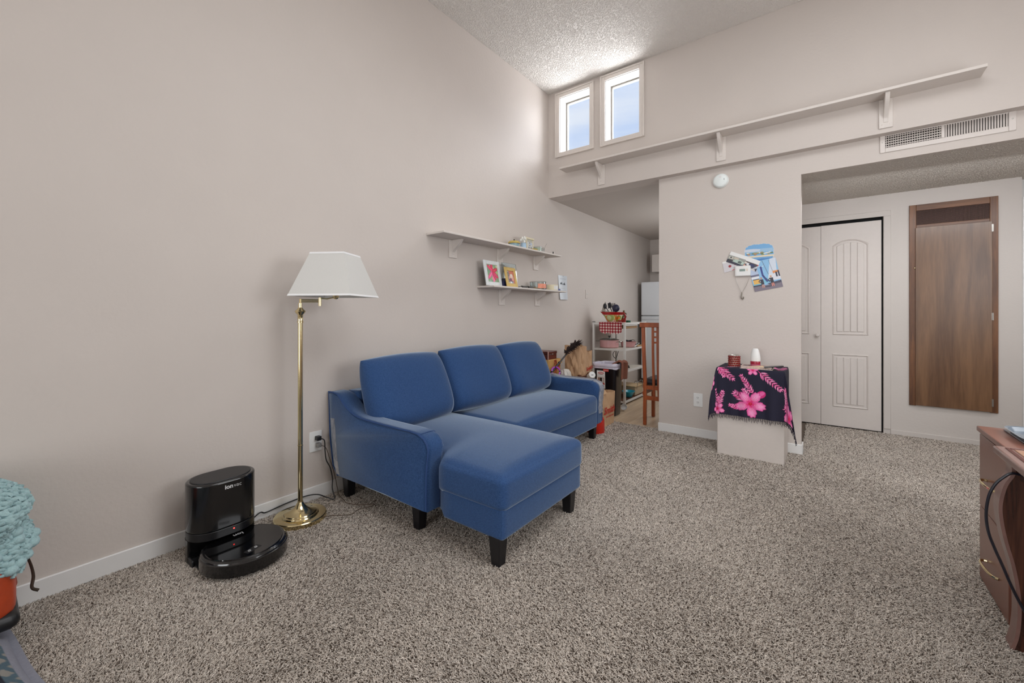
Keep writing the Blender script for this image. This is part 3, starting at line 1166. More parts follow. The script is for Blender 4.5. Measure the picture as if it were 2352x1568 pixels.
outlet('wall_outlet', (1.568, YP, 0.346), (1, 0, 0), 'white wall outlet on the pier, left of the flowered cloth')
outlet('wall_outlet', (0.0, 1.310, 0.357), (0, 1, 0), 'white wall outlet with two plugs, between lamp pole and sofa', True)
CORD = mat('black_cord', (20, 20, 21), rough=0.5)
CORDB = mat('brown_cord', (74, 58, 44), rough=0.55)


def spline(pts, n=8):
    P = [np.array(p, float) for p in pts]
    P = [2 * P[0] - P[1]] + P + [2 * P[-1] - P[-2]]
    out = []
    for i in range(1, len(P) - 2):
        for k in range(n):
            t = k / n
            a, b, c, d = P[i - 1], P[i], P[i + 1], P[i + 2]
            out.append(tuple(0.5 * ((2 * b) + (-a + c) * t + (2 * a - 5 * b + 4 * c - d) * t * t + (-a + 3 * b - 3 * c + d) * t ** 3)))
    out.append(tuple(P[-2]))
    return out


c1 = thing('power_cord', 'black power cord from the upper outlet along the baseboard to the vacuum dock', 'power cord', (0.06, 1.30, 0.1))
part('plug', G().rbox((0.017, 0.014, 0.013), 0.004, 6, T=TR((0.026, 1.315, 0.379))), BLKSAT, c1)
part('cable', G().tube(spline([(0.036, 1.325, 0.378), (0.052, 1.340, 0.362), (0.05, 1.345, 0.30), (0.052, 1.352, 0.24), (0.06, 1.372, 0.19), (0.066, 1.384, 0.12), (0.085, 1.372, 0.07), (0.13, 1.36, 0.02),
                               (0.10, 1.33, 0.03), (0.05, 1.30, 0.045), (0.020, 1.24, 0.048), (0.020, 1.12, 0.045), (0.022, 1.02, 0.036), (0.03, 0.985, 0.05), (0.03, 0.93, 0.02), (0.06, 0.86, 0.014)], 8), 0.0034, 7), CORD, c1)
c2 = thing('power_cord', 'thin brown lamp cord from the lower plug, looping over the carpet by the sofa leg', 'power cord', (0.12, 1.35, 0.0))
part('plug', G().rbox((0.016, 0.012, 0.012), 0.004, 6, T=TR((0.025, 1.318, 0.336))), mat('grey_plug', (120, 118, 116), rough=0.5), c2)
part('cable', G().tube(spline([(0.034, 1.326, 0.335), (0.05, 1.350, 0.315), (0.058, 1.372, 0.24), (0.062, 1.392, 0.17), (0.064, 1.408, 0.10), (0.075, 1.412, 0.05), (0.12, 1.40, 0.022), (0.19, 1.385, 0.022), (0.25, 1.37, 0.024), (0.34, 1.40, 0.026), (0.40, 1.45, 0.03), (0.42, 1.42, 0.034),
                               (0.39, 1.36, 0.03), (0.40, 1.30, 0.026), (0.33, 1.24, 0.024), (0.29, 1.20, 0.02), (0.24, 1.19, 0.012)], 8), 0.0021, 6), CORDB, c2)

# ------------------------------------------------------------------ shelves with scrolled brackets
def bracket(parent, o, x, h, dep, w, m):
    """o: wall point at the shelf's underside, x along the wall"""
    o, x = Vector(o), Vector(x).normalized()
    nn = x.cross(Vector((0, 0, 1)))
    T = frame_T(o, x, (0, 0, 1))     # local: x along, y up, z out
    bk = part('bracket', G().box((-w / 2, -h, 0), (w / 2, -0.001, 0.010), T=T), m, parent, bevel=0.003)
    n = 14
    prof = [(0.0, 0.0)]
    q = []
    for i in range(n + 1):
        t = i / n
        z = dep * (1 - t) ** 1.0
        s_ = math.sin(t * 2 * PI) * dep * 0.07
        q.append((max(0.012, z * 0.98 + s_), -0.001 - (h * 0.80) * t))
    poly = [(0.009, -0.001)] + q + [(0.009, -h * 0.82)]
    tw = w * 0.17
    M2 = T @ Matrix(((0, 0, 1, 0), (0, 1, 0, 0), (1, 0, 0, 0), (0, 0, 0, 1)))
    part('brace', G().prism([(a, b) for a, b in poly], -tw, tw, 'z', T=M2), m, bk, bevel=0.003, seg=2)
    for (a, b) in ((-w * 0.28, -h * 0.88), (w * 0.28, -h * 0.88), (-w * 0.30, -h * 0.12), (w * 0.30, -h * 0.12)):
        part('screw', G().ball((a, b, 0.010), (0.004, 0.004, 0.002), 8, 4, T=T), m, bk)
    return bk


hs = thing('wall_shelf', 'long painted plant shelf high on the back wall under the windows', 'shelf', (1.77, 3.92, 2.678))
part('shelf_board', G().box((0.232, 3.845, 2.679), (3.31, YB, 2.699)), SHELF, hs, bevel=0.002)
for x in (0.648, 1.775, 2.848):
    bracket(hs, (x, YB, 2.679), (1, 0, 0), 0.208, 0.135, 0.076, SHELF)
us = thing('wall_shelf', 'upper of two white shelves on the left wall, holding small trinkets', 'shelf', (0.1, 3.08, 1.755))
part('shelf_board', G().box((0.0, 2.200, 1.757), (0.2, 3.95, 1.774)), SHELF, us, bevel=0.003)
for y in (2.487, 3.115, 3.735):
    bracket(us, (0, y, 1.757), (0, 1, 0), 0.150, 0.118, 0.090, SHELF)
ls = thing('wall_shelf', 'lower shorter white shelf on the left wall, holding picture frames', 'shelf', (0.1, 3.4, 1.37))
part('shelf_board', G().box((0.0, 2.795, 1.372), (0.2, 4.06, 1.388)), SHELF, ls, bevel=0.003)
for y in (3.145, 3.765):
    bracket(ls, (0, y, 1.372), (0, 1, 0), 0.152, 0.118, 0.090, SHELF)

# ------------------------------------------------------------------ air vent on the header
vt = thing('air_vent', 'long white wall register with upright slats above the hall opening', 'air vent', (3.15, YP, 2.32))
vx0, vx1, vz0, vz1 = 2.822, 3.480, 2.318, 2.470
yv = YP - 0.008
g = G()
ix0, ix1, iz0, iz1 = vx0 + 0.030, vx1 - 0.034, vz0 + 0.034, vz1 - 0.034
xm = (ix0 + ix1) / 2
g.box((vx0, yv, vz0), (ix0, YP, vz1)).box((ix1, yv, vz0), (vx1, YP, vz1)).box((ix0, yv, vz0), (ix1, YP, iz0)).box((ix0, yv, iz1), (ix1, YP, vz1)).box((xm - 0.009, yv, iz0), (xm + 0.009, YP, iz1))
VENT = mat('vent_enamel', (214, 206, 200), rough=0.4, var=0.01)
part('frame', g, VENT, vt, bevel=0.003)
part('duct_backing', G().box((ix0 - 0.004, YP - 0.0015, iz0 - 0.004), (ix1 + 0.004, YP - 0.0005, iz1 + 0.004)), mat('duct_shade', (34, 26, 22), rough=0.9), vt)  # thin dark sheet behind the slats, its colour stands for shade
for half, (a, b, tilt) in enumerate(((ix0, xm - 0.009, 1), (xm + 0.009, ix1, -1))):
    n = 23
    me = None
    for i in range(n):
        x = a + (b - a) * (i + 0.5) / n
        T = TR((x, YP - 0.0045, 0), (0, 0, math.radians(62 if tilt > 0 else -30)))
        part('slat', G().box((-0.0042, -0.0005, iz0), (0.0042, 0.0005, iz1), T=T), VENT, vt, smooth=0)
    if half == 0:
        for k in range(5):
            z = iz0 + (iz1 - iz0) * (k + 0.5) / 5
            part('damper_blade', G().box((a, YP - 0.0022, z - 0.0035), (b, YP - 0.0014, z + 0.0035)), VENT, vt)
for x in (vx0 + 0.014, vx1 - 0.016):
    part('screw', G().ball((x, yv, (vz0 + vz1) / 2), (0.004, 0.002, 0.004), 10, 6), STEEL, vt)

sm = thing('smoke_detector', 'round white smoke detector high on the pier', 'smoke detector', (1.758, YP, 2.320))
T = TR((1.758, YP, 2.320), (PI / 2, 0, 0))
part('base', G().lathe([(0.0, 0), (0.064, 0), (0.064, 0.010), (0.0, 0.010)], n=36, T=T), WHITEPL, sm)
part('cover', G().lathe([(0.061, 0.009), (0.061, 0.018), (0.057, 0.028), (0.046, 0.034), (0.0, 0.036)], n=36, T=T, cap=False), mat('smoke_white', (232, 238, 236), rough=0.35, var=0.01), sm, smooth=50)
part('slot', G().box((0.030, -0.004, 0.033), (0.033, 0.012, 0.0355), T=T), BLKSAT, sm)
part('test_button', G().lathe([(0.010, 0.0345), (0.010, 0.0375), (0.0, 0.038)], (0.0, 0.03, 0), 16, T=T, cap=False), WHITEPL, sm)

# ------------------------------------------------------------------ brown furnace closet panel in the hall wall
ap = thing('closet_panel', 'tall brown wooden access door with a dark grille on top, in the hall wall', 'door', (3.39, YHALL, 0.298))
PLY = wood('mahogany_ply', (84, 55, 33), (126, 91, 61), rough=0.32, axis=2, scale=2.4, coat=0.35)
FRW = wood('walnut_frame', (80, 46, 20), (122, 76, 38), rough=0.42, axis=2, scale=5.0)
FRH = wood('walnut_frame_rail', (80, 46, 20), (122, 76, 38), rough=0.42, axis=0, scale=5.0)
a0, a1, b0, b1 = 3.117, 3.664, 0.298, 2.133
yf = YHALL - 0.014
part('stile', G().box((a0, yf, b0), (a0 + 0.046, YHALL, b1)), FRW, ap, bevel=0.002)
part('stile', G().box((a1 - 0.048, yf, b0), (a1, YHALL, b1)), FRW, ap, bevel=0.002)
part('rail', G().box((a0 + 0.046, yf, 2.078), (a1 - 0.048, YHALL, b1)), FRH, ap, bevel=0.002)
part('rail', G().box((a0 + 0.046, yf, 1.915), (a1 - 0.048, YHALL, 1.948)), FRH, ap, bevel=0.002)
g = G()
gx0, gx1, gz0, gz1 = a0 + 0.046, a1 - 0.048, 1.948, 2.078
n = 56
for i in range(n):
    x = gx0 + (gx1 - gx0) * (i + 0.5) / n
    g.box((x - 0.0011, yf + 0.004, gz0), (x + 0.0011, yf + 0.006, gz1))
for i in range(16):
    z = gz0 + (gz1 - gz0) * (i + 0.5) / 16
    g.box((gx0, yf + 0.0045, z - 0.0011), (gx1, yf + 0.0065, z + 0.0011))
part('grille', g, mat('bronze_grille', (66, 44, 36), rough=0.35, metal=0.6), ap, smooth=0)
part('grille_backing', G().box((gx0, YHALL - 0.003, gz0), (gx1, YHALL - 0.001, gz1)), BLACK, ap)
dp = part('door_panel', G().box((a0 + 0.040, yf - 0.012, b0 + 0.006), (a1 - 0.036, yf + 0.002, 1.922)), PLY, ap, bevel=0.002)
for z in (1.865, 1.115, 0.385):
    part('hinge', G().box((a1 - 0.040, yf - 0.014, z - 0.03), (a1 - 0.030, yf + 0.001, z + 0.03)).tube([(a1 - 0.035, yf - 0.014, z - 0.032), (a1 - 0.035, yf - 0.014, z + 0.032)], 0.0035, 8), STEEL, dp)
part('catch', G().ball((a0 + 0.036, yf - 0.004, 1.555), (0.006, 0.005, 0.008), 10, 6), BRASS, dp)
# ================================================================== PIER WALL: thermostat, snapshots, pedestal with sarong
def photo(name, label, cv, o, x, y, off, cat='photograph', scallop=None):
    o = np.array((o[0], YP - off, o[1]))
    X, Y = np.array((x[0], 0, x[1])), np.array((y[0], 0, y[1]))
    root = thing(name, label, cat, (o + X / 2 + Y / 2) * (1, 1, 1), 'snapshots stuck around the thermostat')
    if scallop is None:
        nrm = np.array((0, 0.0012, 0))
        v = [o, o + X, o + X + Y, o + Y]
        v = [tuple(p + np.array((0, 0.0002, 0))) for p in v] + [tuple(p + nrm) for p in v]
        part('card', G().add(v, [(0, 1, 2, 3), (7, 6, 5, 4), (0, 4, 5, 1), (1, 5, 6, 2), (2, 6, 7, 3), (3, 7, 4, 0)]), WHITEPL, root, smooth=0)
    else:
        v = [tuple(o + X * p[0] + Y * p[1] + np.array((0, d, 0))) for d in (0.0002, 0.0012) for p in scallop]
        n = len(scallop)
        part('card', G().add(v, [tuple(range(n)), tuple(range(n, 2 * n))] + [(i, (i + 1) % n, n + (i + 1) % n, n + i) for i in range(n)]), WHITEPL, root, smooth=0)
    cv.mesh('print', flatmap(o, X, Y), PRINT, root)
    return root


# scalloped lake postcard
cv = Cv(0, 1, 0, 1, 110, (112, 168, 214))
cv.rect(0, 1, 0.55, 0.72, (150, 186, 214))
cv.ell(0.25, 0.66, 0.3, 0.08, (196, 206, 220))
for i in range(26):
    cv.ell(0.1 + rnd.random() * 0.85, 0.40 + rnd.random() * 0.14, 0.05, 0.035, rnd.choice([(96, 122, 82), (150, 150, 110), (214, 214, 206), (188, 130, 100), (120, 140, 96)]))
cv.rect(0, 1, 0.28, 0.37, (222, 208, 178))
cv.rect(0, 1, 0.0, 0.28, (104, 158, 204))
cv.ell(0.7, 0.14, 0.3, 0.06, (66, 124, 186))
sc = []
n = 96
for i in range(n):
    a = 2 * PI * i / n
    c, s_ = math.cos(a), math.sin(a)
    e = 0.62
    R = 1 + 0.045 * abs(math.sin(a * 8))
    sc.append((0.5 + 0.46 * math.copysign(abs(c) ** e, c) * R, 0.5 + 0.46 * math.copysign(abs(s_) ** e, s_) * R))
cv.mask = cv.inpoly(sc)
photo('photograph', 'scalloped postcard of a blue lake and shore, topmost on the pier', cv, (1.940, 1.572), (0.228, 0.004), (-0.004, 0.160), 0.0020, 'postcard', sc)
# marina snapshot
cv = Cv(0, 1, 0, 1.24, 150, (136, 186, 222))
cv.poly([(0.55, 0.35), (0.9, 0.5), (1, 1.24), (0.80, 1.24)], (206, 214, 226))
cv.poly([(0.0, 0.5), (0.3, 0.62), (0.28, 0.9), (0, 0.95)], (176, 190, 214))
cv.line([(0.62, 0.62), (0.52, 1.22)], 0.02, (90, 110, 140))
cv.line([(0.80, 0.6), (0.74, 1.2)], 0.014, (110, 120, 140))
cv.rect(0, 0.30, 0.62, 0.70, (104, 104, 128))
cv.rect(0, 0.28, 0.52, 0.62, (226, 228, 232))
cv.rect(0.04, 0.27, 0.48, 0.51, (60, 60, 80))
cv.rect(0.04, 0.28, 0.30, 0.48, (226, 176, 82))
cv.rect(0, 0.34, 0.26, 0.30, (110, 180, 200))
cv.rect(0, 0.34, 0.20, 0.25, (30, 34, 56))
cv.poly([(0.42, 0.6), (0.56, 0.46), (0.60, 0.30), (0.42, 0.26)], (120, 190, 208))
cv.line([(0.34, 1.02), (0.44, 0.97), (0.52, 1.0)], 0.02, (220, 230, 240))
cv.line([(0.42, 0.96), (0.42, 0.62), (0.52, 0.34)], 0.075, (38, 54, 132), 0.06)
cv.line([(0.42, 0.62), (0.60, 0.30)], 0.03, (30, 40, 100))
cv.rect(0.78, 1.0, 0.62, 0.72, (220, 140, 70))
cv.rect(0.62, 1.0, 0.34, 0.60, (216, 218, 226))
cv.rect(0.86, 0.92, 0.46, 0.66, (40, 40, 60))
cv.rect(0.95, 1.0, 0.46, 0.70, (40, 40, 60))
cv.rect(0, 1, 0.0, 0.20, (116, 106, 120))
cv.poly([(0.5, 0.25), (1, 0.30), (1, 0.20), (0.6, 0.17)], (58, 56, 78))
cv.ell(0.56, 0.13, 0.2, 0.03, (60, 58, 78))
for (x, sh_, le) in ((0.34, (28, 30, 50), (196, 140, 120)), (0.68, (30, 30, 48), (214, 130, 110))):
    cv.line([(x - 0.02, 0.12), (x - 0.01, 0.30)], 0.035, le)
    cv.line([(x + 0.04, 0.12), (x + 0.03, 0.30)], 0.035, le)
    cv.rect(x - 0.05, x + 0.06, 0.24, 0.46, sh_)
    cv.line([(x - 0.05, 0.45), (x - 0.11, 0.38), (x - 0.05, 0.33)], 0.03, sh_)
    cv.ell(x, 0.51, 0.032, 0.042, (190, 140, 116))
cv.ell(0.68, 0.54, 0.036, 0.022, (214, 180, 140))
photo('photograph', 'large snapshot of two people beside a hoisted blue marlin at a marina', cv, (2.022, 1.325), (0.203, 0.037), (-0.0445, 0.198), 0.0042)
# red dots snapshot
cv = Cv(0, 1, 0, 0.85, 60, (206, 202, 206))
cv.ell(0.45, 0.45, 0.10, 0.12, (150, 44, 52))
cv.ell(0.85, 0.52, 0.10, 0.10, (170, 60, 60))
cv.poly([(0.7, 0.2), (1, 0.35), (1, 0.7), (0.9, 0.35)], (40, 38, 66))
cv.poly([(0.5, 0.0), (1, 0.1), (1, 0.2), (0.6, 0.08)], (196, 80, 60))
photo('photograph', 'small pale snapshot with red spots, lower left beside the thermostat', cv, (1.787, 1.502), (0.115, 0.026), (-0.018, 0.094), 0.0036)
# boat deck snapshot
cv = Cv(0, 1, 0, 0.62, 90, (58, 56, 72))
cv.rect(0, 1, 0.5, 0.62, (74, 60, 56))
cv.ell(0.28, 0.46, 0.14, 0.10, (214, 206, 196))
cv.rect(0.40, 0.52, 0.3, 0.5, (220, 222, 226))
cv.rect(0.58, 0.82, 0.28, 0.55, (34, 42, 86))
cv.poly([(0.75, 0.1), (1, 0.3), (1, 0.55), (0.85, 0.3)], (196, 200, 206))
cv.ell(0.3, 0.20, 0.07, 0.10, (208, 152, 124))
cv.ell(0.48, 0.20, 0.07, 0.10, (204, 146, 120))
cv.ell(0.12, 0.12, 0.16, 0.10, (212, 164, 132))
cv.poly([(0.6, 0.0), (0.95, 0.0), (0.9, 0.16), (0.6, 0.12)], (200, 196, 196))
cv.ell(0.97, 0.58, 0.05, 0.05, (206, 60, 70))
photo('photograph', 'snapshot of people on a boat deck, tucked behind the thermostat', cv, (1.893, 1.560), (0.136, -0.064), (0.034, 0.088), 0.0058)
# car snapshot
cv = Cv(0, 1, 0, 0.68, 100, (150, 152, 146))
cv.poly([(0, 0), (1, 0), (1, 0.22), (0.3, 0.3), (0, 0.3)], (40, 40, 60))
cv.rect(0.05, 0.3, 0.38, 0.6, (190, 186, 172))
cv.rect(0.12, 0.2, 0.44, 0.56, (40, 46, 66))
cv.rect(0.34, 0.6, 0.44, 0.62, (196, 184, 168))
cv.poly([(0.3, 0.2), (0.95, 0.16), (1, 0.4), (0.7, 0.5), (0.45, 0.46)], (178, 196, 184))
cv.poly([(0.62, 0.24), (0.82, 0.22), (0.84, 0.4), (0.66, 0.42)], (36, 48, 46))
cv.rect(0.66, 0.80, 0.32, 0.34, (200, 210, 200))
cv.poly([(0.1, 0.1), (0.36, 0.24), (0.3, 0.34), (0.05, 0.3)], (52, 50, 54))
photo('photograph', 'dim snapshot of a pale green car in a garage, upper left of the thermostat', cv, (1.801, 1.598), (0.128, -0.056), (0.040, 0.088), 0.0076)

th_ = thing('thermostat', 'white wall thermostat with small grey screen among the snapshots', 'thermostat', (1.932, YP, 1.463))
part('housing', G().rbox((0.060, 0.011, 0.045), 0.007, 10, T=TR((1.932, YP - 0.012, 1.508))), WHITEPL, th_)
part('screen', G().rbox((0.022, 0.0010, 0.0105), 0.0008, 4, T=TR((1.930, YP - 0.0232, 1.514))), mat('lcd_screen', (128, 146, 138), rough=0.3), th_)
for k in (0.006, -0.005):
    part('button', G().rbox((0.005, 0.0012, 0.003), 0.0008, 4, T=TR((1.966, YP - 0.0232, 1.5145 + k))), mat('tan_button', (214, 186, 150), rough=0.5), th_)
hk = thing('pendant_necklace', 'thin silver chain with a fish-hook pendant hanging below the thermostat', 'necklace', (1.928, YP - 0.012, 1.27))
g = G()
for (a, b) in (((1.876, 1.463), (1.923, 1.322)), ((1.985, 1.463), (1.927, 1.322))):
    pts = [(a[0] + (b[0] - a[0]) * t - 0.006 * math.sin(PI * t) * (1 if a[0] < b[0] else -1), YP - 0.012, a[1] + (b[1] - a[1]) * t) for t in np.linspace(0, 1, 26)]
    g.tube(pts, [0.0016 if i % 2 else 0.0009 for i in range(26)], 5)
part('chain', g, STEEL, hk)
pts = [(1.925, 1.325), (1.925, 1.312), (1.922, 1.298), (1.920, 1.284), (1.923, 1.272), (1.930, 1.267), (1.937, 1.272), (1.938, 1.281), (1.933, 1.286)]
hp = [(p[0], YP - 0.011, p[1]) for p in spline([(a, b, 0) for a, b in pts], 4)]
part('hook', G().tube(hp, [0.003 + 0.0016 * math.sin(PI * i / (len(hp) - 1)) for i in range(len(hp))], 8), mat('pewter', (128, 122, 112), rough=0.35, metal=0.9), hk)

# pedestal
PX0, PX1, PY0, PZ = 1.797, 2.257, 3.712, 0.700
solo('pedestal', G().box((PX0, PY0, 0.0), (PX1, YP - 0.014, PZ)), mat('pedestal_paint', (205, 196, 189), rough=0.6, var=0.012, bump=0.1, bscale=60), 'plain box pedestal painted like the wall, under the flowered cloth', 'pedestal', bevel=0.004)
Wd, Dd = PX1 - PX0, 4.062 - PY0


def drape(A, Cc):
    A, Cc = np.asarray(A, float), np.asarray(Cc, float)
    aa = np.where(A < 0, -A, np.where(A > Wd, A - Wd, 0.0))
    sd = np.where(A < 0, -1.0, np.where(A > Wd, 1.0, 0.0))
    xb = np.clip(A, 0, Wd) + PX0
    c = np.maximum(Cc, 0)
    yb = PY0 - np.minimum(Cc, 0)
    r = np.hypot(aa, c)
    ph = np.arctan2(aa, c + 1e-9)
    e = np.sin(2 * ph) * r * 0.19
    ed = 1 - np.exp(-r / 0.012)
    X = xb + sd * (e * 0.75 + 0.008 * np.sin(ph) * ed)
    rip = (0.005 * np.sin(A * 34 + 0.6) + 0.004 * np.sin(A * 71)) * np.clip(c / 0.3, 0, 1)
    Y = yb - e * 0.8 - (0.007 + 0.02 * np.clip(c / 0.37, 0, 1) ** 2) * np.cos(ph) * ed * (c > 0) - rip
    Z = PZ + 0.005 - r * (1 - 0.06 * np.sin(2 * ph)) + 0.003 * (1 - ed) * 0
    return np.stack([X, Y, Z], -1)


sar = thing('sarong', 'dark navy sarong with pink hibiscus flowers and fringe draped over the pedestal', 'cloth', (2.03, 3.88, PZ))
NAVY = (24, 22, 44)
PKS = [(226, 96, 160), (238, 140, 186), (206, 44, 118), (244, 170, 204)]
A0, A1, C0, C1 = -0.18, Wd + 0.375, -Dd, 0.372
cv = Cv(A0, A1, C0, C1, 430, NAVY)


def leafshape(c, a, L, w, col):
    """slim pointed leaflet from c along angle a"""
    d, e = np.array((math.cos(a), math.sin(a))), np.array((-math.sin(a), math.cos(a)))
    pts = [tuple(c), tuple(c + d * L * 0.35 + e * w), tuple(c + d * L * 0.7 + e * w * 0.7), tuple(c + d * L), tuple(c + d * L * 0.7 - e * w * 0.7), tuple(c + d * L * 0.35 - e * w)]
    cv.poly(pts, col)
    cv.line([tuple(c + d * L * 0.1), tuple(c + d * L * 0.85)], w * 0.55, PKS[3], w * 0.2)


def frond(p, q, n, ln, w=0.0055):
    p, q = np.array(p), np.array(q)
    d = q - p
    an = math.atan2(d[1], d[0])
    for i in range(n):
        t = 0.10 + 0.85 * i / (n - 1)
        c = p + d * t
        L = ln * (1 - 0.45 * t) * (0.8 + 0.4 * rnd.random())
        for s_ in (-1, 1):
            leafshape(c, an + s_ * (0.62 + 0.2 * rnd.random()), L, w, PKS[rnd.choice([0, 0, 1, 2])])
    leafshape(q - d * 0.06, an, ln * 0.6, w, PKS[0])
    cv.line([tuple(p), tuple(q)], 0.0045, PKS[2], 0.002)


def hibiscus(x, y, R, a0=0.3):
    order = [1, 4, 2, 0, 3]
    for i in order:
        a = a0 + 2 * PI * i / 5 + rnd.uniform(-0.08, 0.08)
        d, e = (math.cos(a), math.sin(a)), (-math.sin(a), math.cos(a))
        ph = rnd.random() * 6

        def petal(k, wk):
            pts = []
            for m_ in range(33):
                tt = m_ / 32
                r_ = R * k * (0.10 + 0.95 * math.sin(PI * min(1, tt if tt < 0.5 else 1 - tt)) ** 0.75) * (1 + 0.05 * math.sin(tt * 38 + ph))
                w_ = (tt - 0.5) * 2 * 0.62 * wk
                ca, sa = math.cos(w_ * 1.25), math.sin(w_ * 1.25)
                pts.append((x + r_ * (d[0] * ca + e[0] * sa), y + r_ * (d[1] * ca + e[1] * sa)))
            return pts + [(x, y)]
        cv.poly(petal(1.0, 1.0), (196, 52, 124))
        cv.poly(petal(0.97, 0.94), (226, 104, 166))
        cv.poly(petal(0.93, 0.72), (236, 132, 184))
        cv.poly(petal(0.86, 0.40), (240, 152, 196))
        for s_ in (-0.42, -0.2, 0.0, 0.2, 0.42):
            cv.line([(x, y), (x + R * 0.62 * math.cos(a + s_), y + R * 0.62 * math.sin(a + s_))], R * 0.07, (214, 44, 116), R * 0.008)
    cv.ell(x, y, R * 0.13, R * 0.13, (186, 20, 56))
    cv.line([(x, y), (x + R * 0.06, y - R * 0.42)], R * 0.07, (204, 36, 84), R * 0.04)


def PXC(px, py):
    return ((px - 1647) * 0.00296, (py - 845) * 0.0031)


frond(PXC(1650, 842), PXC(1686, 872), 7, 0.055)
frond(PXC(1650, 842), PXC(1664, 866), 5, 0.04)
hibiscus(*PXC(1733, 846), 0.042, 0.9)
frond(PXC(1745, 848), PXC(1796, 890), 9, 0.045)
frond(PXC(1736, 908), PXC(1706, 862), 9, 0.04)
cv.ell(*PXC(1752, 906), 0.034, 0.026, PKS[2], -0.6)
cv.ell(*PXC(1753, 904), 0.024, 0.014, PKS[0], -0.6)
frond(PXC(1715, 925), PXC(1692, 908), 5, 0.05)
frond(PXC(1705, 945), PXC(1681, 940), 5, 0.035)
frond(PXC(1722, 915), PXC(1713, 898), 4, 0.04)
hibiscus(*PXC(1728, 931), 0.100, 0.2)
frond(PXC(1652, 945), PXC(1642, 905), 6, 0.04)
frond(PXC(1652, 940), PXC(1662, 908), 6, 0.04)
hibiscus(*PXC(1650, 952), 0.05, 0.4)
frond((Wd + 0.085, 0.33), (Wd + 0.02, 0.14), 10, 0.07, 0.008)
frond((Wd + 0.16, 0.36), (Wd + 0.02, 0.27), 6, 0.06)
hibiscus(Wd + 0.115, 0.335, 0.105, 0.5)
hibiscus(Wd + 0.28, 0.16, 0.09, 0.1)
hibiscus(-0.10, 0.10, 0.06, 0.6)
frond((0.05, -0.05), (0.2, -0.22), 9, 0.05)
hibiscus(0.33, -0.19, 0.08)
frond((0.42, -0.05), (0.45, -0.25), 7, 0.05)
cv.mesh('cloth', drape, PRINTC, sar)
g = G()
for i in range(86):
    a = A0 + (A1 - A0) * (i + 0.5) / 86
    p = drape(a, C1)
    L = rnd.uniform(0.026, 0.046)
    q = [tuple(p + np.array((rnd.uniform(-1, 1) * 0.006 * t, rnd.uniform(-0.003, 0.001), 0.004 - L * t))) for t in np.linspace(0, 1, 5)]
    g.tube(q, [0.0019, 0.0016, 0.0019, 0.0015, 0.0009], 4)
part('fringe', g, mat('dark_fringe', (36, 28, 44), rough=0.9, var=0.5, vscale=60), sar, kind='stuff')

ZT = PZ + 0.0055
cd = thing('candle_holder', 'red beaded glass candle holder on the left of the pedestal', 'candle holder', (1.900, 3.85, ZT))
RED = mat('ruby_glass', (132, 26, 22), rough=0.12, var=0.25, vscale=60, coat=0.5)
part('cup', G().lathe([(0.0, 0.0), (0.038, 0.0), (0.038, 0.088), (0.035, 0.088), (0.034, 0.010), (0.0, 0.010)], (1.900, 3.85, ZT), 28), mat('mercury_glass', (214, 196, 178), rough=0.2, metal=0.3), cd)
for j in range(5):
    for i in range(16):
        a = 2 * PI * (i + 0.5 * (j % 2)) / 16
        o = part('bead', G().ball((1.900 + 0.0395 * math.cos(a), 3.85 + 0.0395 * math.sin(a), ZT + 0.011 + j * 0.0172), (0.0078, 0.0078, 0.0088), 8, 5), RED, cd)
part('rim', G().lathe([(0.040, 0.086), (0.042, 0.089), (0.040, 0.092), (0.036, 0.092), (0.035, 0.088)], (1.900, 3.85, ZT), 28, cap=False), STEEL, cd)
bt = thing('air_freshener', 'white cone air freshener with a pink base on the pedestal', 'air freshener', (2.050, 3.87, ZT))
part('lower_body', G().lathe([(0.0, 0.0), (0.033, 0.0), (0.036, 0.004), (0.036, 0.026), (0.0, 0.028)], (2.050, 3.87, ZT), 28, sy=0.75), mat('mauve_plastic', (164, 88, 118), rough=0.35, var=0.03), bt)
part('band', G().lathe([(0.0355, 0.026), (0.036, 0.028), (0.0355, 0.052), (0.034, 0.054)], (2.050, 3.87, ZT), 28, sy=0.75, cap=False), mat('crimson_plastic', (150, 26, 52), rough=0.3), bt)
part('cap', G().lathe([(0.0355, 0.050), (0.037, 0.07), (0.034, 0.10), (0.026, 0.135), (0.021, 0.148), (0.017, 0.152), (0.0, 0.153)], (2.050, 3.87, ZT), 28, sy=0.75, cap=False), WHITEPL, bt, smooth=40)
ty = thing('tray', 'pale slotted tray lying on the sarong below the air freshener', 'tray', (2.07, 3.80, ZT))
TRM = mat('pale_wicker', (206, 186, 178), rough=0.7, var=0.15, vscale=90)
part('tray_floor', G().box((1.96, 3.735, ZT), (2.18, 3.895, ZT + 0.004)), TRM, ty)
for (x0, x1, y0, y1) in ((1.96, 2.18, 3.735, 3.740), (1.96, 2.18, 3.890, 3.895), (1.96, 1.965, 3.735, 3.895), (2.175, 2.18, 3.735, 3.895)):
    part('rim', G().box((x0, y0, ZT + 0.016), (x1, y1, ZT + 0.020)), TRM, ty)
for i in range(23):
    x = 1.9625 + 0.0098 * i
    part('rim_post', G().box((x - 0.0022, 3.736, ZT), (x + 0.0022, 3.739, ZT + 0.017)), TRM, ty)
    part('rim_post', G().box((x - 0.0022, 3.891, ZT), (x + 0.0022, 3.894, ZT + 0.017)), TRM, ty)
for i in range(16):
    y = 3.738 + 0.0102 * i
    for x in (1.9625, 2.1775):
        part('rim_post', G().box((x - 0.0015, y - 0.002, ZT), (x + 0.0015, y + 0.002, ZT + 0.017)), TRM, ty)
solo('mobile_phone', G().rbox((0.065, 0.030, 0.005), 0.004, 8, T=TR((2.185, 3.765, ZT + 0.028), (0, -0.12, 0.12))), BLKPL, 'flat black phone leaning on the tray rim, right end of the pedestal', 'phone')
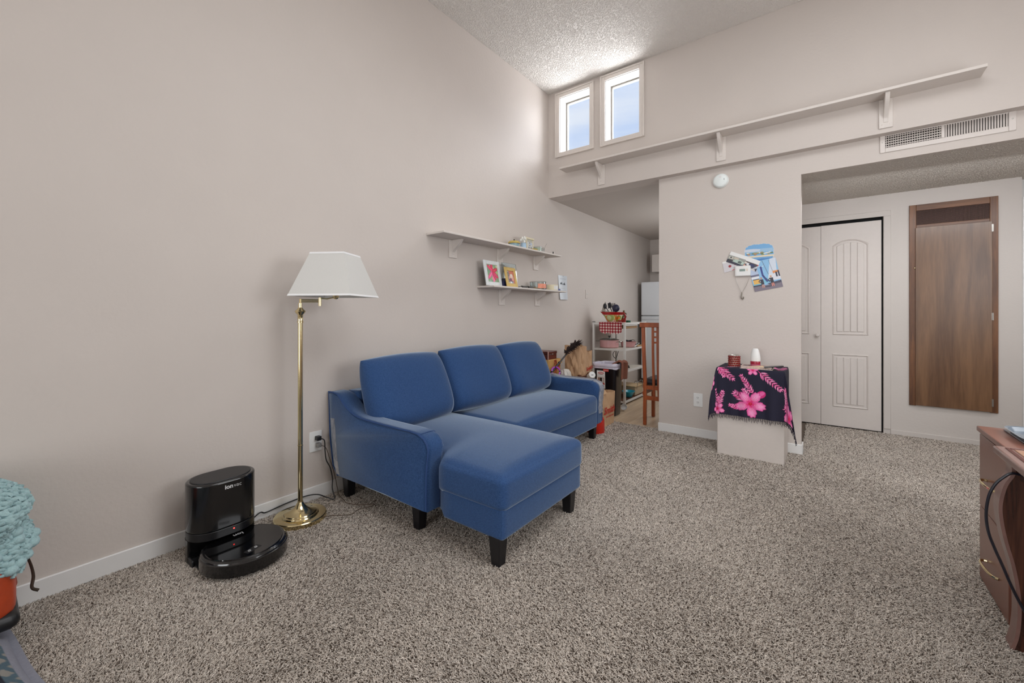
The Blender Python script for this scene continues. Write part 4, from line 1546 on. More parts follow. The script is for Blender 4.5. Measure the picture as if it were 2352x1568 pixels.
solo('paper_slip', G().grid(lambda u, v: (2.0 + 0.16 * u, 3.75 + 0.10 * v, ZT + 0.006 + 0.012 * math.sin(u * 3) * v), 8, 6), mat('beige_paper', (214, 188, 150), rough=0.8, var=0.12, vscale=30), 'curled beige paper slip lying in the pale tray', 'paper')

# ================================================================== RIGHT EDGE: drawer cabinet, carved table
CABM = mat('brown_laminate', (128, 84, 70), rough=0.3, var=0.05, vscale=5, stretch=(1, 1, 4), coat=0.15)
CABD = mat('brown_laminate_edge', (92, 46, 38), rough=0.35, var=0.05)
cb = thing('drawer_cabinet', 'low reddish brown two-drawer cabinet at the right edge of the carpet', 'cabinet', (3.30, 2.48, 0))
part('carcass', G().box((3.058, 2.305, 0.0), (3.56, 2.662, 0.628)), CABD, cb, bevel=0.003)
part('cabinet_top', G().box((3.032, 2.295, 0.634), (3.575, 2.672, 0.655)), CABM, cb, bevel=0.003)
for (z0, z1, zh) in ((0.318, 0.624, 0.452), (0.008, 0.314, 0.118)):
    d = part('drawer', G().box((3.040, 2.303, z0), (3.058, 2.664, z1)), CABM, cb, bevel=0.002)
    pts = [(3.040, 2.560, zh), (3.030, 2.562, zh), (3.021, 2.556, zh), (3.016, 2.535, zh), (3.016, 2.500, zh), (3.019, 2.460, zh), (3.027, 2.425, zh), (3.040, 2.412, zh)]
    part('handle', G().tube(spline(pts, 4), 0.0042, 8, flat=1.3), BRASS, d)
gt = thing('serving_tray', 'grey plastic tray on top of the brown drawer cabinet', 'tray', (3.30, 2.52, 0.655))
GRY = mat('grey_plastic', (96, 106, 116), rough=0.25, var=0.06, coat=0.3)
x0, x1, y0, y1 = 3.09, 3.50, 2.335, 2.640
part('tray_floor', G().rbox(((x1 - x0) / 2 - 0.01, (y1 - y0) / 2 - 0.01, 0.003), 0.002, 8, T=TR(((x0 + x1) / 2, (y0 + y1) / 2, 0.6585))), GRY, gt)
rim = []
for i in range(48):
    a = 2 * PI * i / 48
    c, s_ = math.cos(a), math.sin(a)
    rim.append(((x0 + x1) / 2 + (x1 - x0) / 2 * math.copysign(abs(c) ** 0.35, c), (y0 + y1) / 2 + (y1 - y0) / 2 * math.copysign(abs(s_) ** 0.35, s_)))
n = 48
v = [(x, y, 0.678) for x, y in rim] + [((x0 + x1) / 2 + (x - (x0 + x1) / 2) * 0.96, (y0 + y1) / 2 + (y - (y0 + y1) / 2) * 0.95, 0.676) for x, y in rim] + \
    [((x0 + x1) / 2 + (x - (x0 + x1) / 2) * 0.92, (y0 + y1) / 2 + (y - (y0 + y1) / 2) * 0.90, 0.660) for x, y in rim]
f = []
for k in range(2):
    for i in range(n):
        f.append((k * n + i, k * n + (i + 1) % n, (k + 1) * n + (i + 1) % n, (k + 1) * n + i))
part('tray_rim', G().add(v, f), GRY, gt)

ROSE = wood('rosewood', (44, 20, 14), (98, 58, 42), rough=0.25, axis=2, scale=3.2, coat=0.5, dist=14)
ROSEX = wood('rosewood_top', (120, 74, 52), (184, 134, 100), rough=0.3, axis=1, scale=2.2, coat=0.4)
ROSEE = mat('rosewood_edge', (128, 96, 88), rough=0.3, var=0.12, vscale=20, coat=0.3)
tb = thing('carved_table', 'carved dark rosewood table with curved legs at the right edge, before the cabinet', 'table', (3.45, 1.95, 0))
part('table_top', G().box((2.998, 1.56, 0.634), (3.95, 2.292, 0.660)), ROSEE, tb, bevel=0.006, seg=3)
part('inlay_strip', G().box((3.022, 1.585, 0.658), (3.034, 2.268, 0.6625)), CABD, tb, bevel=0.002)
part('inlay_strip', G().box((3.034, 2.256, 0.658), (3.92, 2.268, 0.6625)), CABD, tb, bevel=0.002)
part('top_panel', G().box((3.040, 1.59, 0.656), (3.91, 2.250, 0.6625)), ROSEX, tb, bevel=0.002)
EL = [(3.012, 0.636), (3.012, 0.598), (2.995, 0.556), (2.984, 0.493), (2.986, 0.433), (2.997, 0.361), (3.012, 0.291), (3.023, 0.206), (3.026, 0.133), (3.021, 0.057), (3.010, 0.004)]
ER = [(3.050, 0.0), (3.072, 0.06), (3.082, 0.133), (3.086, 0.206), (3.090, 0.29), (3.100, 0.361), (3.112, 0.433), (3.118, 0.493), (3.104, 0.545), (3.090, 0.585), (3.10, 0.636)]
EL = [tuple(p[:2]) for p in spline([(a, b, 0) for a, b in EL], 4)]
ER = [tuple(p[:2]) for p in spline([(a, b, 0) for a, b in ER], 4)]
for (mx_, yy) in ((0, 2.150), (1, 2.150), (0, 1.62), (1, 1.62)):
    poly = [((6.95 - x) if mx_ else x, z) for x, z in EL + ER]
    lg = part('leg', G().prism(poly, yy, yy + 0.055, 'y'), ROSE, tb, bevel=0.003)
    v, f = [], []
    for (x, z) in EL:
        xx = (6.95 - x) if mx_ else x
        dxx = -0.0015 if not mx_ else 0.0015
        v += [(xx + dxx, yy - 0.001, z), (xx + dxx, yy + 0.056, z), (xx - 5 * dxx, yy - 0.0015, z)]
    for i in range(len(EL) - 1):
        f += [(3 * i, 3 * i + 1, 3 * i + 4, 3 * i + 3), (3 * i + 2, 3 * i, 3 * i + 3, 3 * i + 5)]
    part('leg_edging', G().add(v, f), ROSEE, lg)
ap_ = [(3.06, 0.634), (3.89, 0.634), (3.89, 0.575), (3.80, 0.585), (3.6, 0.60), (3.475, 0.575), (3.35, 0.60), (3.15, 0.585), (3.06, 0.575)]
for yy in (2.170, 1.64):
    part('apron', G().prism(ap_, yy, yy + 0.02, 'y'), ROSE, tb, bevel=0.004)
ap2 = [(1.66, 0.634), (2.17, 0.634), (2.17, 0.578), (2.05, 0.59), (1.915, 0.57), (1.78, 0.59), (1.66, 0.578)]
for xx in (3.03, 3.90):
    part('apron', G().prism(ap2, xx, xx + 0.02, 'x'), ROSE, tb, bevel=0.004)
solo('cable', G().tube(spline([(3.05, 2.125, 0.60), (3.008, 2.12, 0.610), (2.985, 2.12, 0.59), (2.966, 2.12, 0.560), (2.953, 2.12, 0.517), (2.947, 2.12, 0.457), (2.952, 2.12, 0.398), (2.967, 2.12, 0.344), (2.983, 2.12, 0.297), (3.006, 2.12, 0.226), (3.031, 2.12, 0.164),
                               (3.07, 2.12, 0.09), (3.12, 2.12, 0.03), (3.2, 2.1, 0.008), (3.35, 2.05, 0.008)], 8), 0.0042, 8), mat('navy_black_cable', (22, 22, 34), rough=0.3, coat=0.3),
     'black cable bowing out in front of the carved table leg', 'cable')

# ================================================================== LEFT CORNER: crochet blanket, orange bag, plaid blanket
PL = Cv(-0.75, 0.75, -1.0, 0.16, 420, (138, 136, 130))
for k in np.arange(-3, 3, 0.062):
    PL.set(np.abs((PL.X * 0.75 + PL.Y - k)) < 0.012, (74, 96, 108))
    PL.set(np.abs((PL.X * 0.75 - PL.Y - k)) < 0.012, (74, 96, 108))
PL.set(PL.Y > 0.115, (138, 140, 152))
PL.set(np.abs(PL.Y - 0.075) < 0.006, (24, 30, 44))


def plaidmap(X, Y):
    x = X + 0.90
    edge = np.clip((0.14 - Y) / 0.10, 0, 1)
    l_ = np.clip((x - 0.22) / 0.06, 0, 1)
    z = 0.012 + 0.075 * np.sqrt(edge) * np.sqrt(l_) + 0.006 * np.sin(x * 17 + Y * 9) * edge
    yb = Y - 0.089 + 0.145 * x + 0.006 * np.sin(x * 9)
    return np.stack([x, yb, z], -1)


pb = thing('plaid_blanket', 'grey and blue plaid quilt with dark stitching lying on the carpet, bottom left', 'blanket', (0.9, -0.4, 0.0))
PL.mesh('quilt', plaidmap, PRINTC, pb)
part('quilt_filling', G().rbox((0.62, 0.47, 0.032), 0.03, 8, T=TR((0.93, -0.44, 0.034))), mat('quilt_grey', (120, 122, 128), rough=0.9), pb)
ob = thing('travel_bag', 'orange leather bag with dark trim beside the left wall, under the aqua blanket', 'bag', (0.19, -0.14, 0.09))
ORG_ = mat('orange_leather', (178, 66, 30), rough=0.42, var=0.06, vscale=40, bump=0.15, bscale=300, coat=0.1)
part('body', G().rbox((0.105, 0.235, 0.118), 0.06, 16, (0.008, 0.0, 0.0), T=TR((0.205, -0.122, 0.202))), ORG_, ob)
part('trim', G().rbox((0.110, 0.242, 0.028), 0.027, 12, T=TR((0.205, -0.122, 0.098))), BLKSAT, ob)
for z in (0.195, 0.245):
    rg = [(0.205 + 0.113 * math.copysign(abs(math.cos(a)) ** 0.6, math.cos(a)), -0.122 + 0.236 * math.copysign(abs(math.sin(a)) ** 0.5, math.sin(a)), z) for a in np.linspace(0, 2 * PI, 60)[:-1]]
    part('seam', G().tube(rg, 0.003, 5, closed=True), mat('orange_seam', (150, 50, 22), rough=0.5), ob)
part('strap', G().tube(spline([(0.17, 0.10, 0.30), (0.15, 0.132, 0.27), (0.14, 0.150, 0.22), (0.135, 0.160, 0.16), (0.14, 0.156, 0.12), (0.15, 0.172, 0.105)], 5), 0.008, 6, flat=0.3), mat('strap_grey', (92, 84, 74), rough=0.8), ob)
solo('lavender_cloth', G().rbox((0.11, 0.17, 0.03), 0.028, 10, (0, 0, 0.01), T=TR((0.20, -0.105, 0.335), (-0.16, 0, 0))), mat('lavender_fabric', (170, 168, 200), rough=0.85, var=0.05, vscale=100), 'folded lavender cloth on top of the orange bag', 'cloth')
solo('pink_cloth', G().rbox((0.08, 0.12, 0.022), 0.02, 10, (0, 0, 0.01), T=TR((0.20, -0.045, 0.392), (-0.1, 0, 0.2))), mat('rose_fabric', (150, 92, 102), rough=0.9, var=0.12, vscale=60), 'crumpled rose pink cloth between lavender cloth and aqua blanket', 'cloth')
AQ = mat('aqua_yarn', (172, 204, 206), rough=0.95, var=0.1, vscale=260, bump=0.5, bscale=900, sheen=0.3)
ab = thing('crochet_blanket', 'pale aqua crochet blanket bunched against the left wall', 'blanket', (0.18, -0.10, 0.3))


def bl2(s, t):
    q = s * PI          # 0 at the wall, PI/2 towards the room, PI back along it
    z = 0.26 + 0.325 * t
    bul = 1 - 0.42 * max(0.0, (t - 0.55) / 0.45) ** 2 + 0.05 * math.sin(t * 14 + s * 9)
    x = 0.175 - 0.16 * math.cos(q) * bul
    y = -0.13 + (0.268 * bul) * math.sin(q) ** 0.7
    return (x, y, z)


rows = 15
hg = G()
for r_ in range(rows):
    t0 = r_ / rows
    for sub in (0, 1):
        pts = []
        n = 90
        for i in range(n):
            s = i / (n - 1)
            t = t0 + 0.018 + sub * 0.026 + 0.012 * math.sin(i * 1.15 + sub * PI + r_ * 0.7)
            x, y, z = bl2(s, min(t, 1.0))
            w = 0.006 * math.sin(i * 2.3 + sub * 2)
            pts.append((x + w * 0.5, y + w, z))
        hg.tube(pts, [0.0085 + 0.003 * math.sin(i * 1.15) for i in range(n)], 6)
part('crochet_rows', hg, AQ, ab, smooth=60, kind='stuff')
g = G().grid(lambda u, v: [a * k + b for a, k, b in zip(bl2(u, v), (0.94, 0.955, 1.0), (0.010, -0.006, 0.0))], 40, 20)
part('inner_layer', g, AQ, ab)
g = G()
for k in range(26):
    s = 0.05 + 0.9 * rnd.random()
    t = rnd.random() * 0.42
    x, y, z = bl2(s, t)
    g.ball((x, y + 0.004, z), (0.026, 0.022, 0.018), 10, 6)
for k in range(30):
    s = 0.1 + 0.8 * rnd.random()
    x, y, z = bl2(s, 0.0)
    g.tube([(x, y, z + 0.02), (x + rnd.uniform(-0.02, 0.02), y + 0.012, z), (x + rnd.uniform(-0.03, 0.03), y + 0.006, z - 0.022)], 0.007, 6)
part('ruffle', g, AQ, ab, smooth=60, kind='stuff')
g = G().ball((0.20, -0.145, 0.49), (0.14, 0.20, 0.115), 18, 10)
part('padding', g, AQ, ab)
# pale pillow whose edge just enters the bottom of the picture
solo('bed_pillow', G().rbox((0.11, 0.11, 0.048), 0.045, 12, (0, 0, 0.01), T=TR((2.690, 1.488, 0.055), (0, 0, 0.64))), mat('ice_blue_cotton', (212, 224, 236), rough=0.9, var=0.02), 'pale ice-blue pillow on the carpet at the bottom edge', 'pillow')
# ================================================================== THINGS ON THE TWO LEFT-WALL SHELVES
ZU, ZL = 1.774, 1.388
CREAM = mat('cream_ceramic', (226, 216, 186), rough=0.4, var=0.03)
YEL = mat('ochre_glaze', (196, 172, 92), rough=0.35, var=0.08)
GLASS = glassy('clear_glass', (240, 244, 244), gloss=0.06)
t = thing('trinket_jar', 'small lidded jar banded in blue and ochre on the upper white shelf', 'jar', (0.11, 3.205, ZU))
part('jar_body', G().lathe([(0.0, 0), (0.044, 0), (0.052, 0.012), (0.054, 0.03), (0.050, 0.038), (0.0, 0.038)], (0.11, 3.205, ZU), 24), mat('blue_glaze', (96, 116, 176), rough=0.3, var=0.35, vscale=40, col2=(150, 186, 170)), t)
part('lid', G().lathe([(0.058, 0.038), (0.060, 0.046), (0.050, 0.060), (0.012, 0.066), (0.0, 0.066)], (0.11, 3.205, ZU), 24), YEL, t)
part('knob', G().lathe([(0.004, 0.064), (0.004, 0.074), (0.007, 0.079), (0.0, 0.083)], (0.11, 3.205, ZU), 12, cap=False), BLKSAT, t)
t = thing('flower_vase', 'tiny pale blue glass vase of white flowers on the upper shelf', 'vase', (0.12, 3.345, ZU))
part('vase', G().lathe([(0.0, 0), (0.030, 0), (0.032, 0.01), (0.028, 0.055), (0.031, 0.06)], (0.12, 3.345, ZU), 20), mat('pale_blue_glass', (176, 204, 226), rough=0.15, var=0.05), t)
WHF = mat('white_petals', (244, 244, 238), rough=0.7)
for k in range(13):
    a, r = rnd.random() * 2 * PI, 0.032 * math.sqrt(rnd.random())
    c = (0.12 + r * math.cos(a), 3.350 + r * math.sin(a) * 1.3, ZU + 0.075 + rnd.random() * 0.045)
    g = G()
    for q in range(5):
        b = 2 * PI * q / 5
        g.ball((c[0], c[1] + 0.007 * math.cos(b), c[2] + 0.007 * math.sin(b)), (0.003, 0.0055, 0.0055), 6, 4)
    part('flower', g.tube([(0.12, 3.345, ZU + 0.03), c], 0.001, 4), WHF, t)
t = thing('picture_frame', 'small white wooden frame with a dotted print on the upper shelf', 'picture frame', (0.085, 3.505, ZU))
Tf = TR((0.085, 3.505, ZU + 0.066), (0, -0.10, 0))
for (y0, y1, z0, z1) in ((-0.060, -0.050, -0.062, 0.055), (0.050, 0.060, -0.062, 0.055), (-0.05, 0.05, -0.062, -0.054)):
    part('frame_bar', G().box((-0.005, y0, z0), (0.006, y1, z1), T=Tf), CREAM, t, bevel=0.001)
part('top_rail', G().box((-0.010, -0.074, 0.055), (0.014, 0.074, 0.074), T=Tf), CREAM, t, bevel=0.003)
cv = Cv(-0.05, 0.05, -0.054, 0.055, 50, (206, 208, 208))
cv.rect(-0.05, 0.05, 0.03, 0.055, (186, 186, 178))
for (a, b) in ((0.0, 0.02), (-0.002, -0.004), (-0.02, -0.03), (0.02, -0.028)):
    cv.ell(a, b, 0.007, 0.008, (70, 76, 96))
cv.ell(0.02, 0.012, 0.018, 0.008, (180, 196, 220))
cv.mesh('print', lambda X, Y: np.stack([0.085 - 0.10 * Y * -1 * -1 + 0.002 + 0 * X, 3.505 + X, ZU + 0.066 + Y], -1), PRINT, t)
solo('saucer', G().lathe([(0.0, 0), (0.03, 0), (0.044, 0.012), (0.046, 0.018), (0.040, 0.014), (0.0, 0.010)], (0.13, 3.50, ZU), 24, sy=1.2), YEL, 'shallow ochre dish before the small frame on the upper shelf', 'dish')
t = thing('tealight_glass', 'pale green glass candle cup on the upper shelf', 'candle holder', (0.12, 3.60, ZU))
part('cup', G().lathe([(0.0, 0), (0.040, 0), (0.043, 0.006), (0.044, 0.058), (0.040, 0.058), (0.039, 0.008), (0.0, 0.008)], (0.12, 3.60, ZU), 24), GLASS, t)
part('wax', G().lathe([(0.0, 0.009), (0.0375, 0.009), (0.0375, 0.046), (0.0, 0.046)], (0.12, 3.60, ZU), 24), mat('green_wax', (206, 214, 190), rough=0.5), t)
t = thing('reed_bottle', 'small clear bottle with one thin reed on the upper shelf', 'bottle', (0.15, 3.655, ZU))
part('bottle', G().lathe([(0.0, 0), (0.016, 0), (0.017, 0.004), (0.017, 0.04), (0.008, 0.048), (0.008, 0.056), (0.0, 0.056)], (0.15, 3.655, ZU), 16), GLASS, t)
part('reed', G().tube([(0.15, 3.650, ZU + 0.01), (0.145, 3.735, ZU + 0.105)], 0.0012, 5), mat('reed_grey', (120, 112, 104), rough=0.8), t)
solo('figurine', G().lathe([(0.0, 0), (0.011, 0), (0.010, 0.012), (0.006, 0.022), (0.007, 0.032), (0.003, 0.042), (0.0, 0.046)], (0.12, 3.905, ZU), 14), BLKSAT, 'tiny dark figurine alone near the far end of the upper shelf', 'figurine')


def pframe(name, label, T, w, h, bw, m, cv, mk=None, th=0.012):
    """T: local x along, y up, z out; origin at bottom centre"""
    o = T.to_translation()
    t = thing(name, label, 'picture frame', tuple(o))
    for (x0, x1, y0, y1) in ((-w / 2, -w / 2 + bw, 0, h), (w / 2 - bw, w / 2, 0, h), (-w / 2 + bw, w / 2 - bw, 0, bw), (-w / 2 + bw, w / 2 - bw, h - bw, h)):
        part('frame_bar', G().box((x0, y0, 0), (x1, y1, th), T=T), m, t, bevel=0.003)
    part('backing', G().box((-w / 2 + bw * 0.5, bw * 0.5, 0.001), (w / 2 - bw * 0.5, h - bw * 0.5, 0.005), T=T), BLKSAT, t)
    M3 = np.array(T)

    def fn(X, Y):
        P = np.stack([X, Y, np.full_like(X, 0.0065), np.ones_like(X)], -1)
        return (P @ M3.T)[..., :3]
    cv.mesh('picture', fn, PRINT, t)
    return t


def leanT(x, y, z, ang, lean, off=0.0):
    """stand a frame on the shelf: faces +X turned by ang about Z, leaning back"""
    R = Matrix.Rotation(ang, 4, 'Z') @ Matrix.Rotation(-lean, 4, 'Y')
    M = Matrix(((0, 0, 1, 0), (1, 0, 0, 0), (0, 1, 0, 0), (0, 0, 0, 1)))
    return Matrix.Translation((x, y, z)) @ R @ M


w, h = 0.235, 0.262
cv = Cv(-w / 2 + 0.03, w / 2 - 0.03, 0.03, h - 0.03, 110, (226, 226, 226))
cv = Cv(-0.085, 0.085, 0.035, 0.230, 110, (132, 160, 124))
for k in range(26):
    cv.ell(rnd.uniform(-0.085, 0.085), rnd.uniform(0.035, 0.23), 0.02, 0.012, rnd.choice([(120, 152, 130), (176, 190, 130), (146, 178, 150), (104, 138, 112), (206, 200, 160)]), rnd.random() * 3)
for (a, L, c_) in ((1.72, 0.10, (200, 44, 84)), (2.5, 0.085, (214, 60, 100)), (3.9, 0.10, (222, 96, 140)), (4.75, 0.105, (226, 110, 150)), (5.6, 0.09, (206, 40, 84)), (0.35, 0.075, (204, 44, 70)), (5.1, 0.085, (196, 36, 84))):
    m_ = (0.0 + math.cos(a) * L * 0.5 + 0.002, 0.135 + math.sin(a) * L * 0.5)
    cv.ell(m_[0], m_[1], L * 0.55, 0.017, c_, a)
    cv.ell(m_[0] + 0.003, m_[1], L * 0.4, 0.007, tuple(min(255, x + 26) for x in c_), a)
cv.ell(-0.002, 0.21, 0.007, 0.012, (50, 44, 36), 0.5)
k = (np.abs(cv.X) > 0.082) | (cv.Y < 0.038) | (cv.Y > 0.227)
cv.set(k, (150, 110, 96))
pframe('picture_frame', 'wide white frame with a pink lily painting on the lower shelf', leanT(0.115, 2.895, ZL, 0.05, 0.18), w, h - 0.03, 0.036, mat('white_frame', (216, 220, 220), rough=0.4), cv)
w, h = 0.180, 0.188
cv = Cv(-0.056, 0.056, 0.034, 0.154, 100, (196, 116, 92))
cv.rect(-0.056, -0.02, 0.034, 0.154, (176, 166, 156))
for k in range(7):
    cv.rect(-0.052, -0.028 + 0.002 * k, 0.05 + 0.014 * k, 0.057 + 0.014 * k, (70, 60, 62))
cv.poly([(-0.03, 0.154), (0.056, 0.154), (0.056, 0.06), (0.0, 0.08)], (196, 112, 84))
cv.ell(0.006, 0.082, 0.042, 0.032, (206, 150, 140))
cv.ell(0.010, 0.100, 0.021, 0.022, (222, 190, 172))
cv.ell(0.010, 0.112, 0.021, 0.014, (226, 212, 200))
cv.ell(-0.004, 0.066, 0.03, 0.018, (120, 70, 92))
cv.ell(0.024, 0.070, 0.014, 0.012, (224, 150, 128))
cv.rect(-0.02, 0.03, 0.034, 0.052, (220, 222, 226))
cv.rect(0.012, 0.026, 0.034, 0.060, (60, 66, 96))
pframe('picture_frame', 'gold frame with a portrait photo on the lower shelf', leanT(0.150, 3.118, ZL, 0.05, 0.20), w, h, 0.034, mat('gold_leaf', (200, 170, 100), rough=0.42, metal=0.25, var=0.08), cv)
t = thing('acrylic_frame', 'clear acrylic sheet frame standing behind the gold frame', 'picture frame', (0.05, 3.19, ZL))
Ta = leanT(0.075, 3.20, ZL, 0.0, 0.12)
part('acrylic_sheet', G().rbox((0.118, 0.120, 0.002), 0.0018, 6, T=Ta @ TR((0, 0.12, 0))), GLASS, t)
part('acrylic_foot', G().rbox((0.118, 0.002, 0.025), 0.0018, 6, T=Ta @ TR((0, 0.0035, 0.022))), GLASS, t)
solo('gift_box', G().add([(0.06, 3.015, ZL), (0.13, 3.015, ZL), (0.13, 3.085, ZL), (0.06, 3.085, ZL), (0.06, 3.02, ZL + 0.045), (0.13, 3.02, ZL + 0.045), (0.13, 3.085, ZL + 0.085), (0.06, 3.085, ZL + 0.085)],
     [(3, 2, 1, 0), (4, 5, 6, 7), (0, 1, 5, 4), (1, 2, 6, 5), (2, 3, 7, 6), (3, 0, 4, 7)]), mat('navy_card', (22, 26, 64), rough=0.5), 'navy wedge-topped box between white and gold frames', 'box', bevel=0.002)
t = thing('sunglasses', 'pair of black sunglasses lying before the candle on the lower shelf', 'sunglasses', (0.14, 3.36, ZL))
for y in (3.295, 3.405):
    part('lens', G().rbox((0.006, 0.044, 0.010), 0.005, 8, T=TR((0.165, y, ZL + 0.012), (0, -0.9, 0))), BLKPL, t)
part('bridge', G().tube([(0.166, 3.33, ZL + 0.016), (0.164, 3.35, ZL + 0.020), (0.166, 3.37, ZL + 0.016)], 0.0025, 6), BLKSAT, t)
for y in (3.248, 3.452):
    part('temple', G().tube([(0.165, y, ZL + 0.014), (0.10, y + (0.02 if y < 3.3 else -0.02), ZL + 0.008), (0.06, y + (0.035 if y < 3.3 else -0.035), ZL + 0.004)], 0.0025, 6), BLKSAT, t)
t = thing('jar_candle', 'glass jar candle with orange wax on the lower shelf', 'candle', (0.12, 3.605, ZL))
part('jar', G().lathe([(0.0, 0), (0.080, 0), (0.084, 0.004), (0.084, 0.078), (0.080, 0.078), (0.079, 0.005), (0.0, 0.005)], (0.12, 3.605, ZL), 32), GLASS, t)
part('wax', G().lathe([(0.0, 0.006), (0.076, 0.006), (0.076, 0.022), (0.0, 0.022)], (0.12, 3.605, ZL), 32), mat('tan_wax', (204, 168, 130), rough=0.5), t)
a = np.linspace(-1.0, 0.75, 14)
v = [(0.12 + 0.0848 * math.cos(q), 3.605 + 0.0848 * math.sin(q), z) for z in (ZL + 0.010, ZL + 0.056) for q in a]
part('label_sticker', G().add(v, [(i, i + 1, 15 + i, 14 + i) for i in range(13)]), mat('coral_sticker', (232, 150, 122), rough=0.5, var=0.12, vscale=70), t)
part('rim', G().lathe([(0.080, 0.076), (0.084, 0.080), (0.086, 0.077)], (0.12, 3.605, ZL), 32, cap=False), STEEL, t)
t = thing('tin_can', 'navy tin with white base behind the jar candle and cream candle', 'tin', (0.075, 3.80, ZL))
part('tin', G().lathe([(0.0, 0.012), (0.036, 0.012), (0.036, 0.062), (0.0, 0.062)], (0.075, 3.80, ZL), 24), mat('navy_tin', (30, 36, 96), rough=0.35), t)
part('base', G().lathe([(0.0, 0), (0.036, 0), (0.036, 0.012), (0.0, 0.012)], (0.075, 3.80, ZL), 24), WHITEPL, t)
t = thing('tin_candle', 'cream round candle tin at the far end of the lower shelf', 'candle', (0.125, 3.858, ZL))
part('tin', G().lathe([(0.0, 0), (0.073, 0), (0.074, 0.003), (0.074, 0.058), (0.071, 0.060), (0.0, 0.056)], (0.125, 3.858, ZL), 32), CREAM, t)
v = [(0.125 + 0.0747 * math.cos(q), 3.858 + 0.0747 * math.sin(q), z) for z in (ZL + 0.008, ZL + 0.050) for q in np.linspace(-0.6, 0.5, 12)]
part('label_sticker', G().add(v, [(i, i + 1, 13 + i, 12 + i) for i in range(11)]), WHITEPL, t)
solo('pill_box', G().rbox((0.02, 0.034, 0.012), 0.003, 6, T=TR((0.12, 3.995, ZL + 0.0125))), mat('deep_blue_plastic', (40, 60, 130), rough=0.4), 'small blue plastic box at the very end of the lower shelf', 'box')
# notice hanging on the wall
cv = Cv(0, 0.215, 0, 0.285, 90, (206, 212, 218))
cv.rect(0.03, 0.19, 0.245, 0.250, (170, 176, 186))
cv.rect(0.02, 0.19, 0.238, 0.241, (186, 192, 200))
for (x, y) in ((0.055, 0.190), (0.135, 0.186)):
    cv.poly([(x - 0.03, y - 0.01), (x + 0.035, y - 0.012), (x + 0.02, y + 0.006), (x + 0.012, y + 0.024), (x, y + 0.008), (x - 0.015, y + 0.012)], (50, 58, 70))
for k in range(6):
    cv.rect(0.02, 0.18 - 0.02 * (k % 2), 0.02 + k * 0.022, 0.023 + k * 0.022, (190, 196, 204))
nt_ = thing('wall_notice', 'pale blue paper with two dark sketches hanging beside the shelf ends', 'paper', (0.004, 4.31, 1.31))
cv.mesh('sheet', lambda X, Y: np.stack([0.004 + 0.012 * (1 - Y / 0.285) ** 2 + 0.004 * np.sin(X * 20), 4.205 + X + 0.12 * 0 + 0.03 * np.clip((0.285 - Y) / 0.285, 0, 1) * (X < 0.1), 1.588 - 0.285 + Y - 0.0 * X], -1), PRINT, nt_)
part('pushpin', G().ball((0.010, 4.31, 1.582), 0.004, 8, 5), STEEL, nt_)
sw = thing('light_switch', 'white light switch on the left wall past the paper notice', 'light switch', (0.0, 4.935, 1.39))
part('cover_plate', G().rbox((0.003, 0.036, 0.058), 0.0025, 6, T=TR((0.003, 4.935, 1.39))), WALL, sw)
part('toggle', G().rbox((0.006, 0.005, 0.010), 0.002, 5, T=TR((0.009, 4.935, 1.392))), WHITEPL, sw)

# ================================================================== BEHIND THE SOFA: bags and boxes
def paper_bag(name, label, x0, x1, y0, y1, z0, h, seed, m=KRAFT, flare=1.08, crumple=0.012, rot=0.0, tear=0.02):
    cx, cy = (x0 + x1) / 2, (y0 + y1) / 2
    bag = thing(name, label, 'paper bag', (cx, cy, z0))
    r = random.Random(seed)
    ph = [r.random() * 6 for _ in range(8)]
    nu, nv = 88, 26

    def P(u, v, ins=0.0):
        p = u * 4
        s, t = int(p) % 4, p - int(p)
        hx_, hy = (x1 - x0) / 2 - ins, (y1 - y0) / 2 - ins
        c = [(-hx_, -hy), (hx_, -hy), (hx_, hy), (-hx_, hy)]
        a, b = c[s], c[(s + 1) % 4]
        x, y = a[0] + (b[0] - a[0]) * t, a[1] + (b[1] - a[1]) * t
        nx, ny = [(0, -1), (1, 0), (0, 1), (-1, 0)][s]
        k = math.sin(PI * t)
        fold = 0.0
        for (fa, fb, fp) in ((1.7, 2.6, 0), (2.9, -1.9, 1), (4.6, 3.7, 2), (7.3, -5.2, 5)):
            q = (u * 4 * fa + v * fb + ph[fp]) % 1
            fold += (abs(q - 0.5) * 2 - 0.5) / fa * 1.6
        d = crumple * fold * k
        if s % 2 == 1:
            d -= 0.022 * k * (v ** 1.5) * (1 if abs(t - 0.5) < 0.5 else 0) * (1 - abs(2 * t - 1)) * 1.0
        f_ = 1 + (flare - 1) * v
        z = z0 + h * v
        if v > 0.97:
            z += tear * math.sin(u * 31 + ph[3]) * 0.5 + tear * math.sin(u * 11 + ph[4]) * 0.6
        return (cx + (x + nx * d) * f_, cy + (y + ny * d) * f_, z)
    g = G()
    g.grid(lambda u, v: P(u, v), nu, nv, wrapu=True)
    g.grid(lambda u, v: P(u, 1 - v, 0.002), nu, nv, wrapu=True)
    g.box((x0 + 0.004, y0 + 0.004, z0), (x1 - 0.004, y1 - 0.004, z0 + 0.003))
    part('bag_paper', g, m, bag, smooth=34, recalc=False)
    return bag


